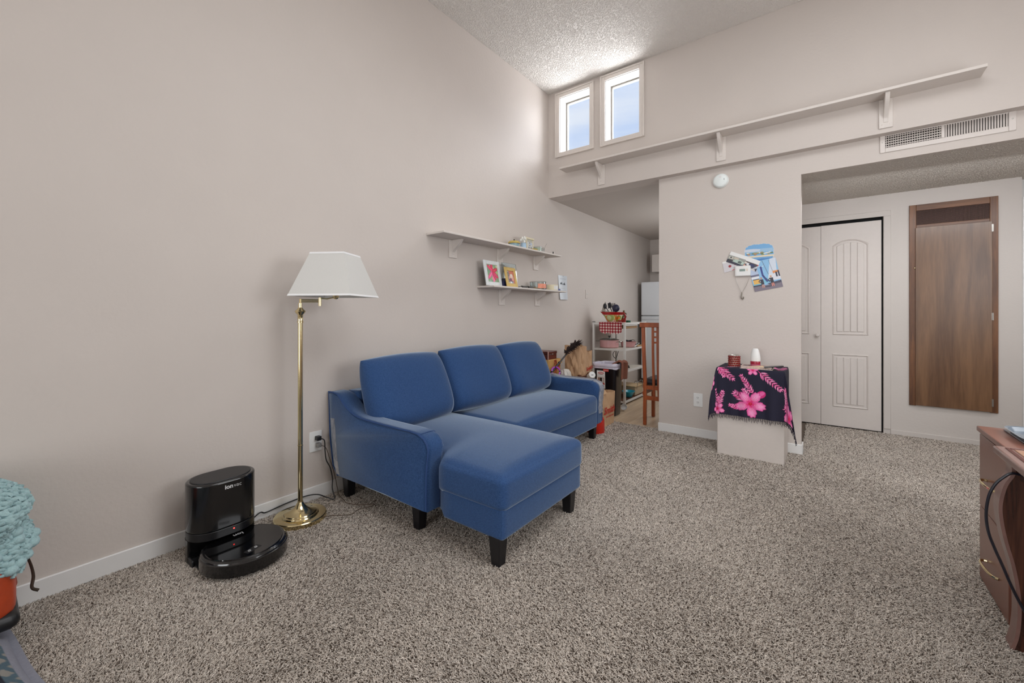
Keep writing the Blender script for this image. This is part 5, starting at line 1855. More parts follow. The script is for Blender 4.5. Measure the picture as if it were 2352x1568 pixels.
t = thing('wooden_box', 'brown wooden crate behind the far sofa arm, carrying the tall paper bag', 'box', (0.35, 3.99, 0))
MAH = wood('mahogany_box', (66, 22, 16), (112, 46, 32), rough=0.35, axis=1, scale=4)
BRW = wood('brown_crate', (70, 36, 20), (112, 66, 40), rough=0.5, axis=1, scale=4)
for (x, y) in ((0.245, 3.885), (0.455, 3.885), (0.455, 4.095), (0.245, 4.095)):
    part('corner_post', G().box((x - 0.015, y - 0.015, 0), (x + 0.015, y + 0.015, 0.500)), BRW, t, bevel=0.002)
for k in range(4):
    z = 0.05 + k * 0.112
    for y in (3.875, 4.096):
        part('slat', G().box((0.262, y, z), (0.438, y + 0.009, z + 0.095)), BRW, t, bevel=0.001)
    for x in (0.235, 0.456):
        part('slat', G().box((x, 3.902, z), (x + 0.009, 4.078, z + 0.095)), BRW, t, bevel=0.001)
part('box_bottom', G().box((0.246, 3.886, 0.345), (0.454, 4.094, 0.355)), BRW, t)

paper_bag('paper_bag', 'tall crumpled brown paper bag standing behind the far sofa arm', 0.268, 0.436, 3.91, 4.07, 0.356, 0.435, 4, flare=1.05, crumple=0.020, tear=0.014)
b2 = paper_bag('paper_bag', 'shorter brown paper bag with red print, right behind the tall paper bag', 0.245, 0.395, 4.145, 4.285, 0.372, 0.35, 9, flare=1.04, crumple=0.010, tear=0.012)
T = frame_T((0.405, 4.215, 0.53), (0, 1, 0.12), (0, -0.12, 1))
part('red_print', G().add(*text_g("Smith's", 0.056, 0.0005, shear=0.25, bold=0.001), T=T), REDPRINT, b2, smooth=0)
solo('storage_carton', G().box((0.23, 4.125, 0.0), (0.41, 4.295, 0.370)), CARTON, 'plain carton under the shorter paper bag, mostly hidden', 'box', bevel=0.004)

t = thing('carton', 'upright tan cardboard carton beside the back cushions of the sofa', 'box', (0.16, 3.655, 0))
part('carton_body', G().box((0.03, 3.575, 0.0), (0.27, 3.735, 0.668)), CARTON, t, bevel=0.003)
cv = Cv(0, 0.158, 0, 0.3, 60, (196, 150, 92))
cv.rect(0.10, 0.158, 0.0, 0.3, (150, 58, 36))
for k in range(40):
    cv.ell(0.10 + rnd.random() * 0.058, rnd.random() * 0.3, 0.008, 0.012, rnd.choice([(196, 130, 80), (120, 40, 28), (180, 96, 60)]), rnd.random() * 3)
cv.rect(0.02, 0.05, 0.02, 0.06, (186, 130, 60))
cv.mesh('print', flatmap((0.2712, 3.576, 0.36), (0, 1, 0), (0, 0, 1)), PRINT, t)
t = thing('jewelry_box', 'dark red wooden chest on top of the tan carton', 'box', (0.16, 3.655, 0.669))
part('chest_body', G().box((0.04, 3.580, 0.669), (0.262, 3.742, 0.722)), MAH, t, bevel=0.003)
part('chest_lid', G().box((0.036, 3.576, 0.723), (0.266, 3.746, 0.752)), MAH, t, bevel=0.005)
part('corner_strip', G().box((0.258, 3.572, 0.669), (0.2672, 3.5785, 0.752)), mat('pale_strip', (190, 150, 140), rough=0.5), t)
part('clasp', G().ball((0.264, 3.66, 0.722), (0.004, 0.010, 0.008), 10, 6), STEEL, t)
t = thing('open_carton', 'open tan carton with red lettering between chest and tall paper bag', 'box', (0.16, 3.85, 0))
x0, x1, y0, y1 = 0.03, 0.215, 3.750, 3.90
g = G()
for (a, b) in (((x0, y0, 0), (x0 + 0.004, y1, 0.655)), ((x1 - 0.004, y0 + 0.0005, 0.0), (x1, y1 - 0.0005, 0.655)), ((x0 + 0.004, y0, 0), (x1 - 0.004, y0 + 0.004, 0.655)), ((x0 + 0.004, y1 - 0.004, 0), (x1 - 0.004, y1, 0.655))):
    part('carton_side', G().box(a, b), CARTON, t)
part('flap', G().box((x0 + 0.001, y0 + 0.005, 0.655), (x0 + 0.005, y1 - 0.002, 0.725)), mat('carton_inner', (196, 176, 130), rough=0.8, var=0.1, vscale=30), t)
part('flap', G().add([(x1, y0 + 0.004, 0.655), (x1, y1 - 0.004, 0.655), (x1 + 0.030, y1 - 0.01, 0.612), (x1 + 0.030, y0 + 0.01, 0.612)], [(0, 1, 2, 3)]), CARTON, t)
part('red_print', G().add(*text_g('FROZEN', 0.036, 0.0005, shear=0.2, bold=0.0012), T=frame_T((x1 + 0.0008, 3.825, 0.555), (0, 1, 0.45), (0, -0.45, 1))), REDPRINT, t, smooth=0)
# feather duster
t = thing('feather_duster', 'dark feather duster with a long handle leaning among the cartons', 'duster', (0.30, 3.60, 0.4))
h0, h1 = Vector((0.297, 3.585, 0.545)), Vector((0.396, 3.728, 0.735))
part('handle', G().tube([h0 - (h1 - h0) * 0.35, h0, h0.lerp(h1, 0.45), h0.lerp(h1, 0.55), h1], [0.013, 0.013, 0.011, 0.009, 0.008], 8), mat('dark_grey_plastic', (52, 52, 54), rough=0.4), t)
part('collar', G().tube([h0.lerp(h1, 0.46), h0.lerp(h1, 0.52)], 0.014, 10), BLKSAT, t)
FEA = mat('brown_feathers', (46, 30, 28), rough=0.9, var=0.4, vscale=70)
g = G()
rf = random.Random(5)
pa, pb_ = Vector((0.395, 3.70, 0.735)), Vector((0.450, 3.815, 0.820))
dirv = (pb_ - pa)
for k in range(210):
    tt = rf.random()
    c = pa + dirv * tt
    d = Vector((rf.uniform(-1, 1), rf.uniform(-1, 1), rf.uniform(-0.8, 1.0)))
    d.normalize()
    d = (d + dirv.normalized() * (0.6 if tt < 0.8 else 1.0))
    L = rf.uniform(0.028, 0.052)
    e = c + d * L
    g.tube([c, c + d * L * 0.5 + Vector((0, 0, 0.004)), e], [0.005, 0.011, 0.002], 5, flat=0.4)
part('feathers', g, FEA, t, kind='stuff', smooth=60)
# purple toy hoop
t = thing('toy_hoop', 'purple and black plastic ring at the foot of the duster handle', 'toy', (0.33, 3.60, 0.50))
PUR = mat('purple_plastic', (170, 60, 190), rough=0.3, coat=0.3)
hc, HR = Vector((0.335, 3.605, 0.556)), 0.044
xa, ya = Vector((0.55, 0.83, 0)).normalized(), Vector((-0.2, 0.1, 0.97)).normalized()
for k in range(4):
    aa = np.linspace(k * PI / 2 + 0.12, (k + 1) * PI / 2 - 0.12, 10)
    part('ring_segment', G().tube([hc + xa * HR * math.cos(q) + ya * HR * math.sin(q) for q in aa], 0.0085, 8), PUR, t)
for k in range(4):
    q = k * PI / 2
    part('ring_joint', G().tube([hc + xa * HR * math.cos(q + s_) + ya * HR * math.sin(q + s_) for s_ in (-0.14, 0, 0.14)], 0.0095, 8), BLKSAT, t)
solo('plastic_carrier_bag', G().rbox((0.060, 0.065, 0.285), 0.05, 16, (0.015, 0.015, 0.0), T=TR((0.372, 3.735, 0.287), (0, 0, 0.1)), warp=lambda p, u: (p.x * (1 - 0.25 * max(0, u[2])) + 0.006 * math.sin(u[1] * 7 + u[2] * 9), p.y * (1 - 0.3 * max(0, u[2])) + 0.006 * math.sin(u[0] * 6 + u[2] * 11), p.z)),
     mat('thin_white_plastic', (206, 200, 192), rough=0.25, var=0.06, vscale=18, bump=0.4, bscale=30), 'crumpled white carrier bag below the duster, behind the sofa arm', 'bag')
t = thing('paper_roll', 'white paper roll behind the far sofa arm, before the black bin', 'roll', (0.521, 4.02, 0.44))
Tr = TR((0.521, 4.02, 0.481), (0, PI / 2 - 0.45, -0.75))
part('roll_body', G().lathe([(0.0, -0.05), (0.036, -0.05), (0.036, 0.03), (0.034, 0.034), (0.0, 0.034)], n=24, T=Tr), WHITEPL, t)
part('core_mark', G().rbox((0.003, 0.012, 0.0012), 0.001, 4, T=Tr @ TR((0.004, 0.0, 0.035))), BLKSAT, t)
solo('small_carton', G().box((0.475, 3.965, 0.0), (0.570, 4.075, 0.443)), CARTON, 'narrow carton under the paper roll, hidden behind the sofa', 'box', bevel=0.003)

# grocery bag by the sofa end
sb = paper_bag('paper_bag', 'open brown grocery bag with red script lettering at the sofa end', 0.585, 0.745, 3.79, 4.085, 0.0, 0.335, 21, m=mat('kraft_paper_light', (196, 160, 124), rough=0.85, var=0.05, vscale=14, bump=0.15, bscale=60), flare=1.10, crumple=0.006, tear=0.005)
part('flap', G().add([(0.60, 3.775, 0.33), (0.752, 3.775, 0.335), (0.755, 3.90, 0.340), (0.70, 3.87, 0.43), (0.64, 3.80, 0.46)], [(0, 1, 2, 3, 4)]), MATS['kraft_paper_light'], sb)
tv, tf = text_g("Smith", 0.098, 0.0006, shear=0.22, bold=0.0022)
part('red_print', G().add([(p[0] * 1.14, p[1], p[2]) for p in tv], tf, T=frame_T((0.7605, 3.945, 0.165), (0.0, 1, 0), (0.045, 0, 1))), REDPRINT, sb, smooth=0)
part('red_print', G().add(*text_g("FOOD AND DRUG", 0.022, 0.0005, bold=0.0002), T=frame_T((0.7565, 3.965, 0.102), (0.0, 1, 0), (0.045, 0, 1))), REDPRINT, sb, smooth=0)
solo('red_canister', G().lathe([(0.0, 0.0), (0.080, 0.0), (0.088, 0.008), (0.090, 0.030), (0.088, 0.120), (0.082, 0.142), (0.060, 0.150), (0.0, 0.150)], (0.738, 3.665, 0.0), 36), mat('red_plastic', (190, 40, 26), rough=0.22, var=0.04, coat=0.4), 'shiny red canister on the carpet by the far sofa leg', 'canister')

# bin
bn = thing('waste_bin', 'black plastic waste bin with a white liner and sticker, at the kitchen edge', 'bin', (0.56, 4.42, 0))


def rrect(hx_, hy, r, n=6):
    q = []
    for (sx, sy, a0) in ((1, 1, 0), (-1, 1, PI / 2), (-1, -1, PI), (1, -1, 3 * PI / 2)):
        for i in range(n + 1):
            a = a0 + PI / 2 * i / n
            q.append((sx * (hx_ - r) + r * math.cos(a), sy * (hy - r) + r * math.sin(a)))
    return q


def shell(c, rings, m_name=None):
    v, f = [], []
    n = None
    for (hx_, hy, r, z) in rings:
        q = rrect(hx_, hy, r)
        n = len(q)
        v += [(c[0] + x, c[1] + y, z) for x, y in q]
    for k in range(len(rings) - 1):
        for i in range(n):
            f.append((k * n + i, k * n + (i + 1) % n, (k + 1) * n + (i + 1) % n, (k + 1) * n + i))
    return v, f, n


bc = (0.530, 4.43)
v, f, n = shell(bc, [(0.110, 0.088, 0.04, 0.0), (0.118, 0.095, 0.04, 0.02), (0.136, 0.112, 0.045, 0.545), (0.140, 0.116, 0.045, 0.550), (0.140, 0.116, 0.045, 0.570), (0.130, 0.106, 0.04, 0.570), (0.108, 0.086, 0.04, 0.03)])
f.append(tuple(range(n))[::-1])
part('bin_body', G().add(v, f), mat('bin_black', (16, 16, 24), rough=0.3, var=0.06, coat=0.2), bn, smooth=40)
v, f, n = shell(bc, [(0.143, 0.118, 0.05, 0.520), (0.147, 0.122, 0.05, 0.528), (0.143, 0.119, 0.05, 0.538), (0.150, 0.125, 0.05, 0.546), (0.152, 0.127, 0.05, 0.576), (0.147, 0.122, 0.05, 0.583), (0.128, 0.103, 0.04, 0.578), (0.118, 0.094, 0.04, 0.49)])
v = [(x + 0.003 * math.sin(i * 1.3), y + 0.003 * math.sin(i * 0.9), z + 0.004 * math.sin(i * 0.7)) for i, (x, y, z) in enumerate(v)]
part('liner', G().add(v, f), mat('liner_film', (196, 192, 206), rough=0.22, var=0.06, vscale=18, coat=0.4), bn, smooth=50)
nrm = Vector((0.62, -0.785, 0)).normalized()
# sticker on the face towards the room
cv = Cv(0, 0.100, 0, 0.200, 70, (222, 218, 214))
cv.rect(0.0, 0.100, 0.130, 0.200, (196, 196, 198))
cv.rect(0.004, 0.096, 0.136, 0.195, (230, 230, 228))
cv.ell(0.050, 0.172, 0.036, 0.013, (176, 40, 40))
cv.ell(0.050, 0.172, 0.030, 0.006, (226, 200, 200))
cv.rect(0.014, 0.086, 0.150, 0.153, (120, 120, 124))
cv.rect(0.012, 0.088, 0.055, 0.122, (150, 118, 104))
cv.rect(0.040, 0.062, 0.062, 0.122, (24, 22, 24))
cv.rect(0.062, 0.080, 0.066, 0.116, (206, 200, 196))
cv.rect(0.034, 0.092, 0.044, 0.060, (186, 36, 36))


def binface(xs):
    def fn(X, Y):
        z = 0.30 + Y
        k = z / 0.545
        hy = 0.095 + 0.017 * k
        return np.stack([bc[0] + xs + X, bc[1] - hy - 0.0022 + 0 * X, z], -1)
    return fn


cv.mesh('sticker', binface(-0.088), PRINT, bn)
part('red_badge', G().rbox((0.032, 0.002, 0.014), 0.0015, 6, T=TR((bc[0] + 0.022, bc[1] - 0.1135, 0.506))), REDPRINT, bn)
part('badge_text', G().add(*text_g('Rubbermaid', 0.0115, 0.0004), T=frame_T((bc[0] + 0.022, bc[1] - 0.1158, 0.506), (1, 0, 0), (0, 0, 1))), WHITEPL, bn, smooth=0)
BRT = mat('brown_terry', (134, 84, 66), rough=0.95, var=0.14, vscale=200, bump=0.5, bscale=500)


def twl(u, v):
    # from inside the bin, up over the right rim, down the outside
    y = bc[1] - 0.055 + 0.155 * u + 0.012 * math.sin(v * 4)
    p = v * 0.44
    if p < 0.10:
        x, z = bc[0] + 0.055 + p * 0.75, 0.565 + p * 0.42
    elif p < 0.15:
        a = (p - 0.10) / 0.05 * PI / 2
        x, z = bc[0] + 0.130 + 0.045 * math.sin(a), 0.607 - 0.025 * (1 - math.cos(a))
    else:
        x, z = bc[0] + 0.175 + 0.006 * math.sin(u * 8), 0.582 - (p - 0.15) * 0.62
    return (x + 0.008 * math.sin(u * 7 + 1), y, z + 0.010 * math.sin(u * 5 + 0.5) + 0.012 * u)


tw = G().grid(twl, 14, 40)
o = solo('hand_towel', tw, BRT, 'brown terry towel hanging over the rim of the black bin', 'towel', smooth=70)
md = o.modifiers.new('thick', 'SOLIDIFY')
md.thickness = 0.012
# ================================================================== KITCHEN
RX0, RX1, RY0, RY1 = 0.070, 0.515, 4.965, 5.72
RAKM = mat('white_rack_metal', (218, 216, 212), rough=0.4, var=0.02)
RAKS = mat('pale_rack_board', (206, 198, 186), rough=0.5, var=0.04, vscale=12)
rk = thing('storage_rack', 'white four-tier metal storage rack against the kitchen wall', 'shelf', (0.29, 5.34, 0))
for x in (RX0 + 0.013, RX1 - 0.013):
    for y in (RY0 + 0.013, RY1 - 0.013):
        part('post', G().box((x - 0.013, y - 0.013, 0), (x + 0.013, y + 0.013, 1.026)), RAKM, rk, bevel=0.002)
        if x < 0.2 and y < 5.1:
            part('post_cap', G().box((x - 0.014, y - 0.014, 1.026), (x + 0.014, y + 0.014, 1.033)), BLKSAT, rk)
SZ = [0.040, 0.420, 0.690, 1.020]
for k, z in enumerate(SZ):
    g = G()
    for y in (RY0 + 0.003, RY1 - 0.023):
        part('shelf_frame', G().box((RX0 + 0.024, y, z - 0.024), (RX1 - 0.024, y + 0.02, z)), RAKM, rk, bevel=0.002)
    for x in (RX0 + 0.003, RX1 - 0.023):
        part('shelf_frame', G().box((x, RY0 + 0.024, z - 0.024), (x + 0.02, RY1 - 0.024, z)), RAKM, rk, bevel=0.002)
    part('shelf_board', G().box((RX0 + 0.02, RY0 + 0.02, z - 0.012), (RX1 - 0.02, RY1 - 0.02, z - 0.003)), RAKS if k else BRW, rk)
# gingham towel
cv = Cv(0, 0.305, 0, 0.165, 150, (232, 222, 214))
ck = 0.0355
a_ = ((cv.X / ck) % 1) < 0.5
b_ = ((cv.Y / ck) % 1) < 0.5
cv.set(a_ ^ b_, (186, 92, 96))
cv.set(a_ & b_, (136, 16, 36))
cv.mask = (cv.Y > 0.012 + 0.014 * np.abs(np.sin(cv.X * 40)) + 0.05 * np.clip((0.05 - cv.X) / 0.05, 0, 1) ** 2 + 0.03 * np.clip((cv.X - 0.27) / 0.035, 0, 1) ** 2)
gt_ = thing('gingham_towel', 'red and white gingham towel hung over the front rail of the rack', 'towel', (0.325, RY0, 1.02))
cv.mesh('towel', lambda X, Y: np.stack([0.170 + X, RY0 - 0.010 - 0.006 * np.sin(X * 42) * np.clip((0.165 - Y) / 0.1, 0, 1), 0.862 + Y], -1), PRINTC, gt_)
part('towel_fold', G().box((0.170, RY0 - 0.010, 1.024), (0.475, RY0 + 0.10, 1.0275)), mat('gingham_fold', (176, 100, 100), rough=0.9, var=0.3, vscale=60), gt_)
# mixing bowl with lip and handle
mb = thing('mixing_bowl', 'red rimmed fruit-painted batter bowl full of utensils on top of the rack', 'bowl', (0.30, 5.10, 1.0275))
bo = (0.305, 5.10, 1.0275)
cvb = Cv(0, 2 * PI, 0.0, 0.128, 240, (226, 216, 196), 60)
U = cvb.X
for k in range(9):
    u0 = (k * 0.7 + 0.15) % (2 * PI)
    c_ = [(150, 176, 84), (226, 124, 40), (196, 206, 130), (120, 150, 60), (214, 150, 160)][k % 5]
    cvb.ell(u0, 0.045 + 0.02 * (k % 2), 0.42, 0.040, c_)
    cvb.ell(u0 + 0.1, 0.05, 0.18, 0.02, tuple(min(255, x + 24) for x in c_))
u1 = 5.55
cvb.ell(4.65, 0.050, 0.50, 0.042, (168, 190, 108))
cvb.ell(4.55, 0.056, 0.30, 0.028, (206, 214, 160))
for k in range(9):
    a = 2 * PI * k / 9
    cvb.ell(u1 + 0.26 * math.cos(a), 0.052 + 0.026 * math.sin(a), 0.2, 0.012, (230, 126, 34), a)
cvb.ell(u1, 0.05, 0.12, 0.014, (190, 80, 20))
cvb.rect(0, 7, 0.092, 0.128, (178, 22, 26))


def bowlmap(X, Y):
    t = np.clip(Y / 0.128, 0, 1)
    R = 0.078 + 0.052 * t ** 0.7
    lip = 0.045 * np.exp(-((X - 3.6) / 0.30) ** 2) * t ** 3
    R = R + lip
    return np.stack([bo[0] + R * np.cos(X), bo[1] + R * np.sin(X), bo[2] + Y + lip * 0.15], -1)


cvb.mesh('bowl', bowlmap, mat('glazed_print', (255, 255, 255), rough=0.25, attr='print', var=0.02, coat=0.4), mb)
part('bowl_inside', G().lathe([(0.0, 0.004), (0.076, 0.004), (0.100, 0.05), (0.127, 0.127)], bo, 32, cap=False), mat('bowl_cream', (222, 210, 190), rough=0.3), mb)
part('handle', G().tube(spline([(bo[0] + 0.110, bo[1] - 0.06, bo[2] + 0.110), (bo[0] + 0.155, bo[1] - 0.062, bo[2] + 0.114), (bo[0] + 0.182, bo[1] - 0.062, bo[2] + 0.085), (bo[0] + 0.172, bo[1] - 0.060, bo[2] + 0.045), (bo[0] + 0.138, bo[1] - 0.056, bo[2] + 0.018), (bo[0] + 0.085, bo[1] - 0.05, bo[2] + 0.014)], 5), 0.011, 8), mat('red_glaze', (150, 30, 28), rough=0.25), mb)
# utensils standing in the bowl, each a thing of its own
UB = mat('black_nylon', (28, 28, 36), rough=0.35)


def utensil(name, label, a, b, head, m, hm=None, r=0.006):
    t = thing(name, label, 'utensil', tuple(a), 'utensils in the batter bowl')
    part('handle', G().tube([a, b], r, 7), m, t)
    part('head', head, hm or m, t, smooth=50)


zb_ = bo[2] + 0.05
utensil('ladle', 'dark blue round ladle head leaning right in the bowl', (0.30, 5.10, zb_), (0.345, 5.07, 1.20), G().ball((0.352, 5.06, 1.205), (0.050, 0.030, 0.050), 16, 10), mat('navy_nylon', (36, 38, 66), rough=0.35))
utensil('chef_knife', 'pale kitchen knife blade leaning left out of the bowl', (0.27, 5.11, zb_), (0.175, 5.09, 1.14), G().prism([(0.150, 1.12), (0.185, 1.13), (0.205, 1.27), (0.195, 1.292), (0.165, 1.255), (0.148, 1.19)], 5.088, 5.091, 'y'), BLKSAT, mat('steel_blade', (176, 172, 162), rough=0.3, metal=0.6))
utensil('cooking_spoon', 'black slotted spoon leaning left in the bowl', (0.30, 5.08, zb_), (0.215, 5.06, 1.22), G().ball((0.205, 5.055, 1.232), (0.026, 0.010, 0.036), 12, 8), UB)
utensil('spatula', 'black spatula at the middle of the bowl', (0.31, 5.12, zb_), (0.265, 5.08, 1.22), G().prism([(0.240, 1.20), (0.285, 1.215), (0.268, 1.285), (0.232, 1.268)], 5.078, 5.082, 'y'), UB)
g = G()
for k in range(5):
    g.tube([(0.300, 5.09, 1.19), (0.282 + k * 0.011, 5.085, 1.24), (0.276 + k * 0.014, 5.082, 1.272)], [0.005, 0.004, 0.003], 6)
utensil('pasta_fork', 'black pronged pasta fork upright in the bowl', (0.31, 5.11, zb_), (0.300, 5.09, 1.195), g, UB)
utensil('whisk', 'black handled tongs lying low across the bowl rim', (0.22, 5.06, 1.165), (0.34, 5.05, 1.150), G().rbox((0.035, 0.006, 0.010), 0.005, 6, T=TR((0.19, 5.058, 1.170), (0, 0.15, 0))), STEEL)
solo('tin_box', G().lathe([(0.0, 0), (0.030, 0), (0.031, 0.004), (0.031, 0.022), (0.029, 0.026), (0.0, 0.026)], (0.43, 5.28, 1.0205), 24), mat('green_tin', (20, 78, 56), rough=0.3), 'small dark green tin beside the batter bowl on the rack', 'tin')
g = G()
for k in range(26):
    a = rf.random() * 2 * PI
    c = Vector((0.415 + rf.uniform(-0.03, 0.03), 5.16 + rf.uniform(-0.03, 0.03), 1.08 + rf.random() * 0.09))
    g.ball(tuple(c), (0.014, 0.012, 0.009), 7, 5)
t = thing('herb_pot', 'little pot of dried flowers behind the batter bowl handle', 'plant', (0.415, 5.16, 1.0205))
part('pot', G().lathe([(0.0, 0), (0.024, 0), (0.030, 0.055), (0.0, 0.055)], (0.415, 5.16, 1.0205), 16), MATS['red_glaze'], t)
part('dried_flowers', g, mat('olive_leaf', (96, 84, 56), rough=0.9, var=0.5, vscale=50), t, kind='stuff')
t = thing('hanging_drawer', 'brown cardboard tray slung under the top tier of the rack', 'tray', (0.42, 5.22, 0.945))
part('tray_body', G().box((0.36, 5.02, 0.945), (0.495, 5.42, 0.985)), mat('tray_brown', (150, 118, 84), rough=0.7, var=0.06), t, bevel=0.003)
part('lip', G().box((0.496, 5.02, 0.980), (0.505, 5.42, 0.994)), RAKM, t)
# pots
PNK = mat('pink_enamel', (206, 156, 156), rough=0.3, var=0.03, coat=0.3)


def pot(name, label, c, R, h, lid=True, m=PNK):
    t = thing(name, label, 'pot', c)
    part('pot_body', G().lathe([(0.0, 0), (R * 0.92, 0), (R, 0.012), (R, h), (R + 0.004, h + 0.002), (R - 0.004, h + 0.003), (R - 0.006, 0.01), (0.0, 0.01)], c, 40), m, t)
    if lid:
        ld = part('lid', G().lathe([(R + 0.003, h + 0.003), (R + 0.002, h + 0.009), (R * 0.6, h + 0.022), (0.0, h + 0.028)], c, 40), GLASS, t)
        part('lid_rim', G().lathe([(R + 0.005, h + 0.002), (R + 0.006, h + 0.008), (R - 0.004, h + 0.010)], c, 40, cap=False), STEEL, ld)
        part('lid_knob', G().lathe([(0.006, h + 0.026), (0.006, h + 0.04), (0.017, h + 0.046), (0.017, h + 0.056), (0.0, h + 0.058)], c, 16), BLKSAT, ld)
    for s in (-1, 1):
        x = c[0] + s * R
        part('handle', G().tube(spline([(x - s * 0.003, c[1] - 0.04, c[2] + h * 0.80), (x + s * 0.045, c[1] - 0.035, c[2] + h * 0.84), (x + s * 0.052, c[1], c[2] + h * 0.85), (x + s * 0.045, c[1] + 0.035, c[2] + h * 0.84), (x - s * 0.003, c[1] + 0.04, c[2] + h * 0.80)], 5), 0.0055, 7), STEEL, t)
    return t


pot('cooking_pot', 'round pink lidded pot at the front of the rack middle tier', (0.222, 5.150, 0.6905), 0.122, 0.098)
p2_ = thing('saucepan', 'pink pan without lid behind the rack post, piled with black utensils', 'pan', (0.385, 5.36, 0.6905))
c = (0.385, 5.40, 0.6905)
part('pan_body', G().lathe([(0.0, 0), (0.085, 0), (0.095, 0.012), (0.102, 0.066), (0.106, 0.069), (0.100, 0.070), (0.090, 0.012), (0.0, 0.008)], c, 36), PNK, p2_)
part('handle', G().tube([(0.30, 5.32, 0.755), (0.255, 5.28, 0.765), (0.22, 5.25, 0.768)], [0.009, 0.011, 0.011], 8), BLKSAT, p2_)
t = thing('can_opener', 'black handled opener lying across the pink pan', 'utensil', (0.39, 5.39, 0.762), 'utensils on the pink pan')
part('grips', G().rbox((0.03, 0.012, 0.012), 0.010, 8, T=TR((0.375, 5.35, 0.775), (0, 0.2, 0.4))).rbox((0.032, 0.010, 0.010), 0.009, 8, T=TR((0.42, 5.37, 0.772), (0, -0.1, -0.5))), UB, t)
part('jaws', G().tube(spline([(0.40, 5.40, 0.775), (0.44, 5.42, 0.785), (0.475, 5.40, 0.775)], 5), 0.005, 6), STEEL, t)
t = thing('grater', 'wire rack with black clips at the right of the pink pan', 'utensil', (0.46, 5.42, 0.69), 'utensils on the pink pan')
g = G()
for k in range(6):
    g.tube([(0.455 + 0.008 * k, 5.36, 0.70), (0.47 + 0.008 * k, 5.48, 0.742)], 0.0022, 5)
part('wires', g, STEEL, t)
part('clips', G().rbox((0.028, 0.010, 0.008), 0.006, 6, T=TR((0.465, 5.40, 0.722), (0, -0.25, 0.6))).rbox((0.024, 0.008, 0.008), 0.006, 6, T=TR((0.485, 5.44, 0.728), (0, -0.3, 0.3))), UB, t)
solo('cutting_board', G().box((0.385, 5.50, 0.6905), (0.48, 5.69, 0.706)), wood('bamboo', (170, 130, 84), (206, 170, 120), axis=1, scale=4), 'pale bamboo board at the far end of the rack middle tier', 'board', bevel=0.003)
t = thing('cord_loop', 'black cord loop hanging below the rack middle tier', 'cord', (0.33, 5.1, 0.56))
part('cable', G().tube(spline([(0.335, 5.10, 0.676), (0.31, 5.10, 0.64), (0.295, 5.10, 0.605), (0.31, 5.10, 0.570), (0.335, 5.10, 0.560), (0.35, 5.10, 0.59), (0.365, 5.10, 0.64), (0.37, 5.10, 0.677)], 6), 0.004, 6), CORD, t)
solo('frying_pan', G().lathe([(0.0, 0), (0.08, 0), (0.10, 0.03), (0.103, 0.03), (0.083, -0.003), (0.0, -0.003)], (0.36, 5.22, 0.424), 28).tube([(0.45, 5.16, 0.452), (0.50, 5.09, 0.462), (0.535, 5.04, 0.464)], [0.010, 0.012, 0.010], 8), BLKSAT, 'black frying pan with handle poking out beside the brown towel', 'pan')
# bottom tier
t = thing('storage_basket', 'tan and clear storage box on the bottom tier of the rack', 'box', (0.36, 5.5, 0.041))
part('box_body', G().box((0.12, 5.42, 0.041), (0.47, 5.68, 0.15)), mat('tan_box', (186, 168, 140), rough=0.6, var=0.05), t, bevel=0.004)
part('box_lid', G().box((0.11, 5.41, 0.151), (0.48, 5.69, 0.164)), mat('wood_lid', (206, 178, 136), rough=0.5), t, bevel=0.003)
for y in (5.45, 5.64):
    part('wire_hook', G().tube(spline([(0.485, y, 0.12), (0.49, y, 0.20), (0.475, y + 0.012, 0.225), (0.45, y + 0.02, 0.222), (0.44, y + 0.022, 0.20)], 5), 0.004, 6), STEEL, t)
solo('turquoise_bowl', G().lathe([(0.0, 0), (0.045, 0), (0.050, 0.004), (0.073, 0.060), (0.086, 0.074), (0.082, 0.076), (0.070, 0.064), (0.046, 0.010), (0.0, 0.008)], (0.425, 5.30, 0.041), 36, sx=0.95, sy=1.15), mat('turquoise_plastic', (36, 156, 178), rough=0.3, var=0.03, coat=0.2), 'turquoise plastic bowl on the bottom tier of the rack', 'bowl')
solo('white_dish', G().lathe([(0.0, 0), (0.05, 0), (0.07, 0.04), (0.066, 0.04), (0.048, 0.006), (0.0, 0.006)], (0.24, 5.16, 0.041), 28), WHITEPL, 'white dish left of the turquoise bowl on the bottom tier', 'bowl')
solo('plastic_cup', G().lathe([(0.0, 0), (0.03, 0), (0.036, 0.05), (0.034, 0.05), (0.028, 0.004), (0.0, 0.004)], n=20, T=TR((0.60, 4.70, 0.037), (1.35, 0, 0.5))), WHITEPL, 'white plastic cup lying by the foot of the black bin', 'cup')

# fridge
fr = thing('refrigerator', 'white top-freezer refrigerator at the back of the kitchen', 'refrigerator', (0.45, 7.05, 0))
FRG = mat('fridge_enamel', (214, 218, 222), rough=0.3, var=0.01, coat=0.2)
part('cabinet_shell', G().box((0.078, 6.80, 0.02), (0.82, 7.38, 1.645)), FRG, fr, bevel=0.01)
part('freezer_door', G().box((0.076, 6.735, 1.102), (0.822, 6.795, 1.648)), FRG, fr, bevel=0.012, seg=3)
fd = part('fridge_door', G().box((0.076, 6.735, 0.07), (0.822, 6.795, 1.092)), FRG, fr, bevel=0.012, seg=3)
part('grab_recess', G().box((0.082, 6.731, 1.035), (0.816, 6.736, 1.0385)), mat('fridge_seam', (150, 152, 156), rough=0.5), fd)
part('kick_plate', G().box((0.09, 6.75, 0.0), (0.81, 6.79, 0.066)), BLKSAT, fr)
uc = thing('wall_cupboard', 'pale wall cupboard beyond the refrigerator, cut off by the pier', 'cabinet', (0.45, 7.2, 1.84))
part('cupboard_box', G().box((0.135, 7.12, 1.838), (0.86, YKIT, 2.13)), SHELF, uc, bevel=0.003)
